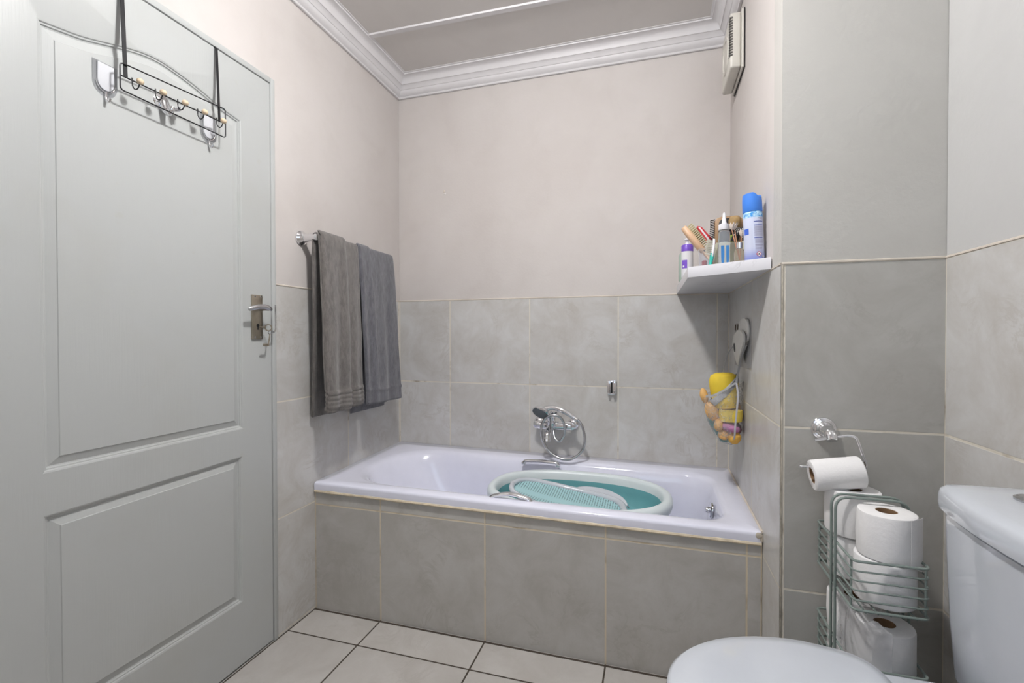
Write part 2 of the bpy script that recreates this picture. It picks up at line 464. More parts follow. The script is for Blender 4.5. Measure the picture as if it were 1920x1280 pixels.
# cornice swept round the room with mitres
prof = [(0, 2.477), (.010, 2.477), (.012, 2.480), (.012, 2.485), (.009, 2.488), (.016, 2.492), (.023, 2.499), (.027, 2.507), (.028, 2.513), (.031, 2.514), (.034, 2.519), (.041, 2.527), (.048, 2.531), (.051, 2.531), (.052, 2.536),
        (.054, 2.543), (.059, 2.551), (.067, 2.557), (.077, 2.560), (.085, 2.561), (.088, 2.561), (.089, 2.566), (.097, 2.567), (.098, ZC + .002), (0, ZC + .002)]
path = [(0, YF, 1, 1), (0, 0, 1, -1), (W, 0, -1, -1), (W, YR, -1, -1), (W2, YR, -1, -1), (W2, YF, -1, 1)]
m = MB(); m.loft([[(x + sx * d, y + sy * d, z) for d, z in prof] for x, y, sx, sy in path + path[:1]], False, False)
struct(m.build('trim_3', 'cornice', ang=28))
# pale edge strip on the outer corner, with a chipped gap low down
m = MB()
m.box(W + .0005, W + .0050, YR - .0020, YR + .004, .29, ZT, .001)
m.box(W + .0005, W + .0030, YR - .0015, YR + .004, .0, .285, .0004, mi=1)
m.box(W + .0031, W + .0050, YR - .0020, YR + .004, .0, .285, .0005)
struct(m.build('trim_4', ['edge', 'rust']))

# ------------------------------------------------------------------ door
FX = .004
m = MB()
for ya, yb in ((-.905, DY1 + .001), (DY0 - .001, -1.717)): m.box(-.088, FX, ya, yb, 0, DZ, .003)
m.box(-.088, FX, -1.7165, -.9055, 2.096, DZ, .003)
struct(m.build('trim_5', 'door'))
LX = -.001
arch_k = [(-1.577, 1.8955), (-1.5393, 1.9016), (-1.4965, 1.9094), (-1.4503, 1.9235), (-1.4068, 1.9375), (-1.3533, 1.9520), (-1.3028, 1.9575), (-1.2403, 1.9505), (-1.1719, 1.9359), (-1.0967, 1.9150), (-1.0245, 1.9030)]
arch = [(p.x, p.y) for p in catmull([(a, b, 0) for a, b in arch_k], 4)]
arch[0] = (-1.580, arch[0][1]); arch[-1] = (-1.030, arch[-1][1])
up_out = [(y, .830) for y, z in arch] + arch[::-1]
lo_out = [(-1.580, .226), (-1.038, .226), (-1.036, .7346), (-1.580, .729)]
def inset(poly, d):
    n = len(poly); out = []
    for i in range(n):
        a, b, c = Vector(poly[(i - 1) % n]), Vector(poly[i]), Vector(poly[(i + 1) % n])
        e1 = (b - a).normalized(); e2 = (c - b).normalized()
        n1 = Vector((-e1.y, e1.x)); n2 = Vector((-e2.y, e2.x)); k = n1 + n2
        k = k / max(.25, k.dot(k) / 2)
        out.append(tuple(b + k * d))
    return out
def inset_arch(d):
    ya, yb = arch[0][0], arch[-1][0]; k_ = (yb - ya - 2 * d) / (yb - ya)
    ys_ = [ya + d + (y - ya) * k_ for y, z in arch]
    return [(y, .830 + d) for y in ys_] + [(y, z - d) for y, (y_, z) in zip(ys_, arch)][::-1]
steps = [(0, 0), (.004, -.0015), (.006, -.0045), (.009, -.005), (.011, -.0085), (.014, -.0095), (.033, -.0035), (.0345, -.0015)]
b = bmesh.new(); es = []
def loop(poly, x):
    vs = [b.verts.new((x, y, z)) for y, z in poly]
    return vs
outer = loop([(-1.715, .008), (-.907, .008), (-.907, 2.094), (-1.715, 2.094)], LX)
def ring_edges(vs): return [b.edges.new((vs[i], vs[(i + 1) % len(vs)])) for i in range(len(vs))]
E0 = ring_edges(outer)
for P in (up_out, lo_out):
    prev = loop(P, LX); E0 += ring_edges(prev)
    for d, x in steps[1:]:
        cur = loop(inset_arch(d) if P is up_out else inset(P, d), LX + x)
        for i in range(len(P)):
            k = (i + 1) % len(P); b.faces.new((prev[i], prev[k], cur[k], cur[i]))
        prev = cur
    h_ = len(prev) // 2
    if P is lo_out: b.faces.new(prev)
    else:
      for i in range(h_ - 1): b.faces.new((prev[i], prev[i + 1], prev[-2 - i], prev[-1 - i]))
bmesh.ops.triangle_fill(b, edges=E0, use_beauty=True)
bk = loop([(-1.715, .008), (-.907, .008), (-.907, 2.094), (-1.715, 2.094)], LX - .038)
b.faces.new(bk)
for i in range(4): b.faces.new((outer[i], outer[(i + 1) % 4], bk[(i + 1) % 4], bk[i]))
mm = MB(); mm.bm.free(); mm.bm = b
door = struct(mm.build('door_1', 'door', ang=20))
# lever handle on its plate
h = MB().box(LX, LX + .006, -.996, -.950, 1.142, 1.302, .0015).build('door_handle', 'nickel', door)
lv = MB(); lv.lathe([(.009, 0), (.009, .03), (.010, .042)], 16, X=frame((LX + .006, -.966, 1.254), (1, 0, 0)))
lv.tube(catmull([(.044, -.950, 1.250), (.048, -.966, 1.256), (.047, -.985, 1.2585), (.044, -1.01, 1.256), (.040, -1.03, 1.250), (.037, -1.042, 1.246)], 5), [.0075, .0078, .008, .0082, .0084, .0084, .0085, .0086, .0086, .0086, .0086, .0086, .0086, .0085, .0085, .0084, .0083, .0082, .008, .008, .0078, .0075, .0072, .0068, .006, .005][:26], 10, flat=.55)
lv.build('lever', 'chrome_dark', h)
kh = MB(); kh.lathe([(.006, 0), (.006, .0006)], 16, X=frame((LX + .0062, -.972, 1.192), (1, 0, 0)))
kh.box(LX + .0061, LX + .0067, -.9745, -.9695, 1.176, 1.192)
kh.build('keyhole', 'dark', h)
for (yy, zz) in ((-.983, 1.296), (-.958, 1.297), (-.983, 1.150), (-.958, 1.150)):
    MB().ball((LX + .0062, yy, zz), (.001, .0035, .0035), 10, 6).build('screw', 'chrome_dark', h)
# key ring hanging from the key in the lock
t = thing('key_ring', 'small steel keys on a wire ring hanging from the door lock', 'keys', (.012, -.955, 1.13))
k = MB(); k.tube([(LX + .0068, -.965, 1.186), (.022, -.957, 1.186)], .0028, 8); k.torus_lathe([(.009, -.0012), (.013, -.0012), (.013, .0012), (.009, .0012)], 20, X=frame((.031, -.951, 1.184), (-.5, .86, .1)))
k.build('key', 'nickel', t)
k = MB(); k.tube(catmull([(.030 + .003 * math.sin(a), -.940 + .011 * math.cos(a), 1.1675 + .0065 * math.sin(a)) for a in [2 * PI * i / 10 for i in range(10)]], 4, True), .0013, 8, True); k.build('ring', 'chrome_dark', t)
k = MB(); k.tube(fillet([(.034, -.921, 1.268), (.034, -.921, 1.176), (.031, -.9295, 1.165)], .012), .0026, 8); k.build('wire_tag', 'chrome_dark', t)
k = MB(); k.tube([(.030, -.943, 1.161), (.028, -.949, 1.118)], .0024, 8); k.box(.026, .029, -.972, -.949, 1.117, 1.127, .001); k.build('hanging_key', 'nickel', t)

# ------------------------------------------------------------------ over-door hook rack
RX = .035
t = thing('over_door_hook_rack', 'black wire hook rack hanging over the top of the white door', 'hook rack', (RX, -1.29, 1.79))
y0, y1, z0, z1 = -1.4300, -1.1225, 1.7995, 1.878
def rz(y): return (y - y0) / (y1 - y0) * .012     # the rack hangs a touch higher at the latch side
k = MB()
k.tube(fillet([(RX, y0, z0), (RX, y1, z0), (RX, y1, z1 + .014), (RX, y0, z1 - .008)], .010, 5, True), .0019, 8, True)
k.tube([(RX, y0, 1.8367), (RX, y1, 1.8447)], .0019, 8)
k.build('wire_frame', 'black_wire', t)
for ys, yt, wv in ((-1.4170, -1.4050, .0050), (-1.1440, -1.1270, .0040)):
    k = MB()
    za = 1.8355 + rz(ys) * .6
    pr = fillet([(RX, ys, za), (.005, yt, 2.0952), (-.045, yt, 2.0952), (-.045, yt, 2.06)], .004, 4)
    k.slab([[p + Vector((0, -wv, 0)), p, p + Vector((0, wv, 0))] for p in pr], .0016)
    k.build('strap', 'black_wire', t)
for i, ys in enumerate((-1.4000, -1.3400, -1.2775, -1.2160, -1.1525)):
    zz = 1.8370 + (ys - y0) / (y1 - y0) * .008
    k = MB(); k.tube(catmull([(RX + .001, ys - .002, zz + .006), (RX + .001, ys - .001, zz - .014), (RX + .007, ys + .001, zz - .024), (RX + .015, ys + .003, zz - .021), (RX + .020, ys + .004, zz - .008)], 5), .0016, 8)
    hk = k.build('hook', 'black_wire', t)
    MB().ball((RX + .022, ys + .004, zz - .004), (.0082, .0090, .0082), 16, 10).build('knob', 'wood_knob', hk)

# adhesive hooks on the door
def clear_hook(y, z, lab, grp):
    t = thing('adhesive_hook', lab, 'hook', (LX, y, z - .05), grp)
    x0 = -.0055
    def ushape(w_, top, ct, rr): return [(-w_, top), (w_, top), (w_, ct)] + [(w_ * math.cos(a), ct - rr * math.sin(a)) for a in [PI * i / 14 for i in range(1, 14)]] + [(-w_, ct)]
    MB().prism(ushape(.029, .044, -.010, .034), .004, .0008, X=frame((x0, y, z), (1, 0, 0), (0, 1, 0))).build('backing_plate', 'clear', t)
    MB().prism(ushape(.019, .040, -.006, .022), .004, .0012, X=frame((x0 + .0042, y, z), (1, 0, 0), (0, 1, 0))).build('raised_pad', 'milky', t)
    k = MB(); k.tube(catmull([(x0 + .006, y + .021 * math.cos(a), z - .008 - .024 * math.sin(a)) for a in [PI * (.02 + .96 * i / 12) for i in range(13)]], 2), .0013, 8)
    k.tube(catmull([(x0 + .006, y, z - .031), (x0 + .008, y, z - .052), (x0 + .016, y, z - .058), (x0 + .022, y, z - .050)], 5), .0032, 8)
    k.build('steel_hook', 'chrome', t)
clear_hook(-1.442, 1.822, 'clear plastic adhesive hook on the door, left of the black wire rack', None)
clear_hook(-1.152, 1.818, 'clear plastic adhesive hook on the door, behind the latch-side end of the wire rack', None)
t = thing('robe_hook', 'polished chrome robe hook on the door behind the second wooden knob of the rack', 'hook', (LX, -1.295, 1.80))
k = MB(); k.lathe([(.024, 0), (.024, .003), (.02, .0055), (.0, .007)], 24, X=frame((-.0055, -1.297, 1.835), (1, 0, 0))); k.build('base_plate', 'chrome', t)
k = MB()
k.tube(catmull([(.001, -1.297, 1.836), (.010, -1.297, 1.812), (.022, -1.297, 1.800), (.034, -1.297, 1.806), (.038, -1.297, 1.818)], 5), [.011, .011, .0105, .01, .0098, .0095, .009, .009, .0085, .008, .008, .0075, .0075, .007, .007, .007, .007, .0068, .0065, .006, .005], 12)
k.tube(catmull([(.006, -1.29, 1.822), (.018, -1.272, 1.822), (.028, -1.262, 1.830)], 5), [.007, .007, .007, .0065, .0065, .006, .006, .006, .0055, .005, .004], 10)
k.build('hook_arm', 'chrome', t)

# ------------------------------------------------------------------ bath panel
m = MB(); m.box(.001, W - .001, PY, PY + .02, .0005, .4965)
struct(m.build('wall_bath', 't_panel', smooth=False))

# bath tub
FL, FR, BL, BR = .540, .527, .5595, .5415
def zrim(x, y):
    u = x / W; v = max(0, min(1, (y + .69) / .69))
    return (FL * (1 - u) + FR * u) * (1 - v) + (BL * (1 - u) + BR * u) * v
bt = thing('bathtub', 'built-in white acrylic bathtub along the tiled back wall', 'bathtub', (W / 2, -.35, .16))
rings = []
def bring(x0, x1, ya, yb, r, dz, absz=None, n=10):
    pts = rrect(x0, x1, ya, yb, r, 0, n)
    return [(x, y, (zrim(x, y) + dz) if absz is None else absz + (zrim(x, y) - .54) * .3) for x, y, _ in pts]
e = .0015
rings.append(bring(e, W - e, -.690, -e, .004, -.034))
rings.append(bring(e, W - e, -.692, -e, .006, -.012))
rings.append(bring(e + .0005, W - e - .0005, -.691, -e, .008, -.004))
rings.append(bring(e + .004, W - e - .004, -.686, -e - .002, .010, 0))
rings.append(bring(.050, W - .050, -.652, -.060, .05, .0005))
rings.append(bring(.085, W - .075, -.635, -.095, [.20, .10, .12, .22], -.001))
rings.append(bring(.105, W - .090, -.625, -.110, [.21, .10, .12, .23], -.006))
rings.append(bring(.120, W - .098, -.618, -.121, [.21, .10, .12, .23], -.018))
rings.append(bring(.145, W - .106, -.610, -.132, [.20, .10, .12, .22], -.06))
rings.append(bring(.215, W - .122, -.598, -.150, [.19, .10, .12, .20], -.16))
rings.append(bring(.290, W - .135, -.588, -.165, [.18, .10, .12, .18], 0, .29))
rings.append(bring(.345, W - .150, -.575, -.180, [.16, .10, .11, .16], 0, .235))
rings.append(bring(.420, W - .185, -.545, -.215, [.12, .09, .09, .12], 0, .205))
rings.append(bring(.520, W - .260, -.480, -.280, [.07, .07, .07, .07], 0, .20))
m = MB(); m.loft(rings, False, True)
# ledge bump at the back right where the rim widens
shell = m.build('tub_shell', 'acrylic', bt, ang=60)
# sealant bead under the rim and along walls
m = MB(); N = 40
pts = [(.004 + (W - .008) * i / N, -.6855, (zrim((W) * i / N, -.69) - .0385)) for i in range(N + 1)]
m.tube(pts, [.0072 + .0022 * noise.noise(Vector((p[0] * 16, 0, 4))) for p in pts], 7)
pts = [(W - .0025, -.69 + .688 * i / 20, zrim(W, -.69 + .688 * i / 20) + .0005) for i in range(21)]
m.tube(pts, [.0036 + .0012 * noise.noise(Vector((p[1] * 18, 0, 4))) for p in pts], 7, mi=1)
m.build('sealant', ['seal', 'bead'], bt)
k = MB(); k.ball((W - .012, -.690, .516), (.011, .006, .010), 14, 10); k.ball((W - .004, -.688, .508), (.006, .006, .016), 12, 8)
for v in k.bm.verts: v.co += Vector((0, -.002, .002)) * noise.noise(v.co * 150)
k.build('filler_lump', 'edge', bt)
def grip(x0, x1, y, z, bulge, lab, arc=.018):
    k = MB()
    P = catmull([(x0, y, z - .004), (x0 + .01, y + bulge * .5, z + .004), (x0 + .05, y + bulge, z + arc * .8), ((x0 + x1) / 2, y + bulge * 1.1, z + arc), (x1 - .05, y + bulge, z + arc * .85), (x1 - .008, y + bulge * .6, z + .006), (x1, y, z - .004)], 5)
    k.tube(P, .0072, 12, flat=1.7)
    for xx in (x0, x1): k.box(xx - .010, xx + .010, y - .010, y + .010, z - .014, z + .0, .003)
    o = k.build('grip_handle', 'chrome', bt); o['label'] = lab
grip(.770, .940, -.150, .5405, .0, 'chrome grip on the wall side of the bath', .009)
grip(.775, .935, -.640, .534, .0, 'chrome grip on the front rim of the bath')
k = MB(); k.lathe([(.031, 0), (.031, .004), (.027, .008), (.012, .009)], 28, X=frame((W - .112, -.352, .462), (-1, 0, .1)))
ov = k.build('overflow', 'chrome', bt)
k = MB(); k.lathe([(.012, .008), (.013, .016), (.010, .024)], 20, X=frame((W - .112, -.352, .462), (-1, 0, .1))); k.box(-.004, .004, -.022, .022, .016, .024, .002, X=frame((W - .112, -.352, .462), (-1, 0, .1)))
k.build('overflow_knob', 'chrome', ov)

# baby bath standing in the tub
bb = thing('baby_bath', 'oval white and teal collapsible baby bath lying in the bathtub', 'baby bath', (1.065, -.385, .203))
cx, cy = 1.066, -.378
def ov_(a, b_, z, e=2.35): return [(x, y, zz + .035 * (y - cy) * max(0, (zz - .21) / .3)) for x, y, zz in sell(cx, cy, a, b_, z, 72, e)]
R = [ov_(.255, .125, .208), ov_(.285, .150, .207), ov_(.300, .165, .225), ov_(.335, .190, .34), ov_(.352, .204, .41), ov_(.366, .214, .438), ov_(.379, .224, .460), ov_(.386, .2305, .478), ov_(.387, .2315, .493), ov_(.383, .228, .504), ov_(.374, .220, .511), ov_(.363, .209, .513), ov_(.354, .200, .509), ov_(.349, .195, .500), ov_(.346, .192, .489), ov_(.343, .189, .476)]
MB().loft(R, True, False).build('rim_and_shell', 'aqua_white', bb, ang=50)
R2 = [ov_(.3435, .1895, .477), ov_(.338, .184, .450), ov_(.330, .176, .405), ov_(.315, .163, .400), ov_(.297, .150, .393), ov_(.293, .146, .36), ov_(.282, .135, .352), ov_(.278, .132, .30), ov_(.26, .115, .285)]
MB().loft(R2, False, True).build('folding_liner', 'teal', bb, ang=60)

# baby bath seat lying in it
bs = thing('baby_bather', 'white baby bather with a perforated pale teal sling resting inside the baby bath', 'baby bather', (1.07, -.38, .30))
def seat_pt(u, v, dz=0.0):
    """u along length 0 (head) .. 1, v across -1..1"""
    prof_w = [(0, .0), (.02, .05), (.06, .086), (.16, .116), (.35, .134), (.6, .138), (.8, .126), (.93, .095), (.98, .055), (1, 0)]
    for i in range(len(prof_w) - 1):
        if u <= prof_w[i + 1][0]:
            t = (u - prof_w[i][0]) / (prof_w[i + 1][0] - prof_w[i][0]); w = prof_w[i][1] * (1 - t) + prof_w[i + 1][1] * t; break
    x = .790 + .475 * u; zc = .506 - .066 * u - .012 * math.sin(PI * min(1, u))
    cyy = -.400 - .012 * u
    return Vector((x, cyy + w * v, zc + .012 * v * v - .006 + dz))
nu, nv = 36, 12
def uu(i): return .5 - .5 * math.cos(PI * i / nu)
G = [[seat_pt(uu(i) * .98 + .01, -1 + 2 * j / nv) for j in range(nv + 1)] for i in range(nu + 1)]
k = MB(); k.slab(G, .004)
sl = k.build('sling', 'sling', bs)
sl_c = Vector((1.03, -.415, .45)) - origin(bs)
for v in sl.data.vertices: v.co -= sl_c
sl.location = sl_c
edge = [seat_pt(uu(i), 1) for i in range(nu + 1)] + [seat_pt(uu(i), -1) for i in range(nu - 1, 0, -1)]
k = MB(); k.tube(edge, [.011 + .004 * (1 - abs(2 * i / len(edge) - 1)) for i in range(len(edge))], 10, True); k.build('frame', 'white_gloss', bs)
# curved wings rising beside the legs
for sgn in (1, -1):
    k = MB(); G = []
    for i in range(17):
        u = .50 + .50 * i / 16; a = seat_pt(min(.985, u), sgn); hgt = .022 * math.sin(PI * (i / 16)) ** .7
        G.append([a + Vector((0, sgn * .006, -.004)), a + Vector((.008, sgn * .012, hgt * .6)), a + Vector((.016, sgn * .022, hgt)), a + Vector((.022, sgn * .030, hgt * .7 - .012))])
    k.slab(G, .006); k.build('wing', 'white_gloss', bs)
k = MB()
for xx in (.93, 1.17):
    k = MB(); k.tube(fillet([(xx, -.47, .300), (xx, -.47, .425), (xx, -.35, .425), (xx, -.35, .300)], .03), .007, 8)
    k.build('stand', 'white_gloss', bs)

# ------------------------------------------------------------------ bath mixer, hand shower, wall bracket
mt = thing('bath_mixer_tap', 'chrome wall-mounted bath mixer tap above the middle of the bath', 'tap', (.905, 0, .66))
for xx in (.815, .99):
    k = MB(); k.lathe([(.031, 0), (.031, .004), (.026, .012), (.018, .018), (.014, .020), (.014, .045), (.019, .046), (.019, .066), (.015, .068)], 28, X=frame((xx, 0, .708), (0, -1, 0)))
    k.build('wall_flange', 'chrome', mt)
k = MB(); k.lathe([(.012, 0), (.020, .004), (.0225, .02), (.0235, .09), (.0225, .158), (.020, .174), (.012, .178)], 28, X=frame((.814, -.062, .708), (1, 0, 0)))
k.lathe([(.021, 0), (.022, .03), (.018, .036)], 24, X=frame((.893, -.075, .708), (0, -.4, 1)))
k.build('body', 'chrome', mt)
k = MB(); k.tube(catmull([(.888, -.072, .700), (.886, -.105, .692), (.884, -.135, .674), (.884, -.142, .655)], 5), [.017] * 8 + [.016] * 8, 16); k.lathe([(.017, 0), (.018, .012), (.013, .0125), (.012, .004)], 20, X=frame((.884, -.1425, .657), (0, -.25, -1)))
k.build('spout', 'chrome', mt)
k = MB(); k.lathe([(.019, 0), (.0205, .012), (.019, .022), (.010, .027)], 24, X=frame((.893, -.088, .742), (0, -.4, 1)))
k.tube(catmull([(.893, -.098, .762), (.897, -.118, .744), (.902, -.142, .712), (.904, -.150, .690)], 5), [.010] * 6 + [.009] * 6 + [.008] * 4, 12, flat=.6)
k.build('lever', 'chrome', mt)
k = MB(); k.tube([(.900, -.062, .730), (.904, -.070, .775)], .009, 12); k.tube(catmull([(.893, -.088, .778), (.893, -.070, .768), (.905, -.058, .768), (.917, -.070, .768), (.917, -.086, .776)], 5), .0055, 10)
k.build('cradle', 'chrome', mt)
hs = thing('hand_shower', 'chrome hand shower with grey face and looped metal hose cradled on the mixer tap', 'hand shower', (.92, -.085, .60))
ax0 = Vector((.858, -.112, .790)); ax1 = Vector((1.024, -.118, .754))
k = MB(); P = catmull([ax0, (.880, -.110, .800), (.917, -.108, .802), (.968, -.112, .786), ax1], 6)
k.tube(P, [.014, .015, .016, .0155, .015, .0145, .014, .0135, .013, .0125, .0125, .0125, .0128, .013, .0132, .0135, .0135, .0135, .013, .0125, .012, .0115, .011, .0105, .010], 14)
k.lathe([(.010, 0), (.011, .004), (.011, .016), (.008, .018)], 16, X=frame(ax1 - Vector((.01, -.001, -.005)), ax1 - Vector(P[-3])))
k.build('handle', 'chrome', hs)
hd = frame((.848, -.113, .778), (-.26, -.62, -.74))
k = MB(); k.lathe([(.014, -.026), (.034, -.018), (.045, -.006), (.0465, .004), (.044, .008)], 32, X=hd); hdo = k.build('shower_head', 'chrome', hs)
k = MB(); k.lathe([(.043, .0085), (.041, .0105), (.0, .0112)], 32, X=hd); k.build('spray_face', plain('spray face', (.10, .12, .13), .4), hdo)
hp = [(1.029, -.118, .752), (1.052, -.120, .722), (1.064, -.122, .660), (1.052, -.125, .607), (1.014, -.129, .572), (.975, -.131, .561), (.930, -.129, .569), (.886, -.125, .598), (.856, -.124, .652), (.852, -.124, .708), (.868, -.124, .746), (.892, -.130, .765), (.918, -.132, .771), (.944, -.126, .763), (.962, -.119, .735), (.966, -.114, .690), (.956, -.112, .660), (.937, -.108, .641), (.916, -.100, .650), (.905, -.085, .675), (.903, -.072, .692)]
k = MB(); P = catmull(hp, 12); k.tube(P, [.0062 + .0006 * (i % 2) for i in range(len(P))], 10); k.build('hose', 'chrome_dark', hs)
t = thing('shower_bracket', 'small chrome slotted shower bracket on the back wall tiles', 'bracket', (1.180, 0, .872))
k = MB(); k.prism([(-.024, .031), (-.017, .036), (.017, .036), (.024, .031), (.021, -.030), (.015, -.036), (-.015, -.036), (-.021, -.030)], .014, .003, X=frame((1.180, 0, .900), (0, -1, 0), (1, 0, 0))); k.build('wall_plate', 'chrome', t)
k = MB()
for sx in (-1, 1): k.prism([(sx * .006, .034), (sx * .021, .032), (sx * .019, -.028), (sx * .006, -.032)][::sx], .022, .003, X=frame((1.180, -.0135, .900), (0, -1, 0), (1, 0, 0)))
k.build('clip', 'chrome', t)
MB().box(1.176, 1.184, -.0165, -.0138, .872, .926).build('slot', 'dark', t)

# ------------------------------------------------------------------ towel rail and towels
RZ, RXX = 1.552, .078
t = thing('towel_rail', 'chrome towel rail on the left wall above the end of the bath', 'towel rail', (0, -.45, 1.52))
for ys in (-.752, -.272):
    k = MB(); k.lathe([(.030, 0), (.030, .005), (.026, .010), (.019, .018), (.0155, .030), (.015, .070), (.0165, .080), (.013, .088), (.0, .090)], 28, X=frame((0, ys, RZ), (1, 0, 0))); k.build('post', 'chrome', t)
MB().tube([(RXX, -.752, RZ), (RXX, -.245, RZ)], .009, 14).build('bar', 'chrome', t)

def lerp(a, b, t): return a + (b - a) * t
def towel(label, mat, T0, T1, B0, B1, zb, xb, back, seed, bands, overlay, r0):
    """front sheet T0..T1 (y at the top) to B0..B1 (y at the bottom); back = (y0,y1,zbottom)"""
    t = thing('bath_towel', label, 'towel', (RXX, (T0 + T1) / 2, zb), 'grey bath towels on the towel rail')
    NV, NUp = 28, 120
    def sheet(vlo, vhi, lift, zoff, nm, wave=1.0):
        G = []
        for i in range(NUp + 10 + 20):
            row = []
            for j in range(NV + 1):
                v = vlo + (vhi - vlo) * j / NV
                if i < 20:      # up the back
                    s_ = i / 19; y = lerp(lerp(back[0], back[1], v), lerp(T0, T1, v), s_ ** 1.3); z = lerp(back[2], RZ - .004, s_); x = lerp(.022, RXX - r0 - lift * .4, s_ ** .8)
                    x = max(x, .014)
                elif i < 30:    # over the bar
                    a = PI - PI * (i - 20 + 1) / 11; rr = r0 + lift
                    x = RXX + rr * math.cos(a); z = RZ - .002 + rr * math.sin(a); y = lerp(T0, T1, v)
                else:           # down the front
                    s_ = (i - 29) / (NUp); y = lerp(lerp(T0, T1, v), lerp(B0, B1, v), s_); z = lerp(RZ - .002, zb[0] * (1 - v) + zb[1] * v if isinstance(zb, tuple) else zb, s_) + zoff * s_
                    x = lerp(RXX + r0, xb, s_ ** .75) + lift
                    wv = wave * s_ ** .7 * (.007 * math.sin(v * 9.5 + seed) + .004 * math.sin(v * 21 + seed * 2 + s_ * 2) + .006 * noise.noise(Vector((v * 3, s_ * 3, seed))))
                    x += wv
                    for (sb, amp) in bands:
                        x += amp * math.exp(-((s_ - sb) / .009) ** 2)
                    if nm: x -= .004 * math.exp(-((j) / 1.2) ** 2) + .004 * math.exp(-((NV - j) / 1.2) ** 2)
                    y += .003 * noise.noise(Vector((s_ * 5, v * 2, seed + 5)))
                row.append((x, y, z))
            G.append(row)
        return G
    G = sheet(0, 1, 0, 0, False)
    k = MB(); k.slab(G, .011); k.build('towel_cloth', mat, t, ang=70)
    (v0, v1, lift, zo) = overlay
    G2 = sheet(v0, v1, lift, zo, True)[26:]
    k = MB(); k.slab(G2, .010); k.build('folded_layer', mat, t, ang=70)
    return t

def ftow(*a): return towel(*a)
bandsA = [(s_, .0065) for s_ in (.895, .922, .948, .972)]
# z of towel bottoms are handled as a tuple; thing() needs a number so wrap
_old_thing = thing
def thing(name, label, cat, loc, group=None):
    loc = tuple(min(c) if isinstance(c, tuple) else c for c in loc)
    return _old_thing(name, label, cat, loc, group)
towel('warm grey folded towel with a banded hem, nearer the door on the rail', 'towel_a', -.760, -.515, -.775, -.520, (.858, .852), .130, (-.722, -.53, .822), 1.3, bandsA, (.01, .60, .012, -.008), .0145)
towel('bluish grey folded towel with one hem line, nearer the back wall on the rail', 'towel_b', -.508, -.225, -.480, -.212, (.842, .840), .128, (-.47, -.20, .797), 4.1, [(.915, .004)], (.0, .27, .008, .004), .0145)

# ------------------------------------------------------------------ corner shelf
SZ0, SZ1 = 1.3505, 1.386
sh = MB(); sh.prism([(1.483, -.002), (1.4885, -.640), (W - .0015, -.782), (W - .0015, -.002)], SZ1 - SZ0, .001, X=Matrix.Translation((0, 0, SZ0)))
o = tag(recentre(sh.build('corner_shelf', 'marble')), 'white marble-effect shelf in the back corner above the bath', 'shelf')

def bottle(name, label, cat, x, y, prof, mat, seg=24):
    t = thing(name, label, cat, (x, y, SZ1)); return t
def at(x, y, z=SZ1): return Matrix.Translation((x, y, z))
# green bottle
t = thing('green_bottle', 'pale green translucent bottle at the left end of the shelf, behind the purple pump bottle', 'bottle', (1.4960, -.205, SZ1))
MB().lathe([(.013, 0), (.0155, .003), (.016, .02), (.016, .105), (.013, .117), (.009, .122)], 24, X=at(1.4960, -.205)).build('bottle', plain('pale green plastic', (.50, .62, .54), .3, trans=.35), t)
MB().lathe([(.010, .120), (.010, .136), (.008, .138)], 20, X=at(1.4960, -.205)).build('cap', 'fan_white', t)
# purple pump bottle
px_, py_ = 1.5065, -.340
t = thing('pump_bottle', 'white pump bottle with a purple shoulder band and purple label', 'pump bottle', (px_, py_, SZ1))
violet = plain('violet plastic', (.19, .09, .55), .35); wht = plain('white plastic', (.76, .76, .79), .3, var=.02)
MB().lathe([(.021, 0), (.0225, .003), (.0225, .1035)], 28, X=at(px_, py_)).build('bottle', wht, t)
MB().lathe([(.0228, .104), (.0228, .126), (.020, .131), (.011, .133)], 28, X=at(px_, py_)).build('shoulder', violet, t)
k = MB(); k.lathe([(.009, .133), (.008, .139), (.0045, .140), (.0045, .149), (.0095, .1495), (.011, .152), (.009, .157), (.0, .158)], 20, X=at(px_, py_)); k.tube([(px_, py_, SZ1 + .154), (px_ + .022, py_ + .004, SZ1 + .153), (px_ + .026, py_ + .004, SZ1 + .147)], .0035, 8); k.build('pump_head', wht, t)
def patch(cx_, cy_, r, a0, a1, z0_, z1_, mat, nm, par, n=8, th=.0006):
    k = MB(); rr = r + th
    pts = []
    for zz in (z0_, z1_): pts.append([(cx_ + rr * math.cos(lerp(a0, a1, i / n)), cy_ + rr * math.sin(lerp(a0, a1, i / n)), zz) for i in range(n + 1)])
    k.slab(pts if len(pts) > 2 else [pts[0], [tuple((Vector(p) + Vector(q)) / 2) for p, q in zip(*pts)], pts[1]], th); return k.build(nm, mat, par)
patch(px_, py_, .0226, math.radians(-150), math.radians(-95), SZ1 + .036, SZ1 + .068, violet, 'label_patch', t)
patch(px_, py_, .0230, math.radians(-138), math.radians(-122), SZ1 + .040, SZ1 + .047, wht, 'label_dot', t)

# clear tumbler holding the brushes
cxx, cyy = 1.560, -.545
t = thing('clear_tumbler', 'clear plastic tumbler holding the wooden brush and the red comb', 'tumbler', (cxx, cyy, SZ1))
MB().torus_lathe([(.026, 0), (.031, .075), (.0298, .075), (.025, .003), (.001, .003), (.001, 0)], 28, X=at(cxx, cyy)).build('tumbler', 'clear', t)
MB().lathe([(.008, .004), (.009, .03), (.006, .034)], 14, X=at(cxx - .010, cyy - .004)).build('contents', plain('red bits', (.45, .03, .05), .5), t)

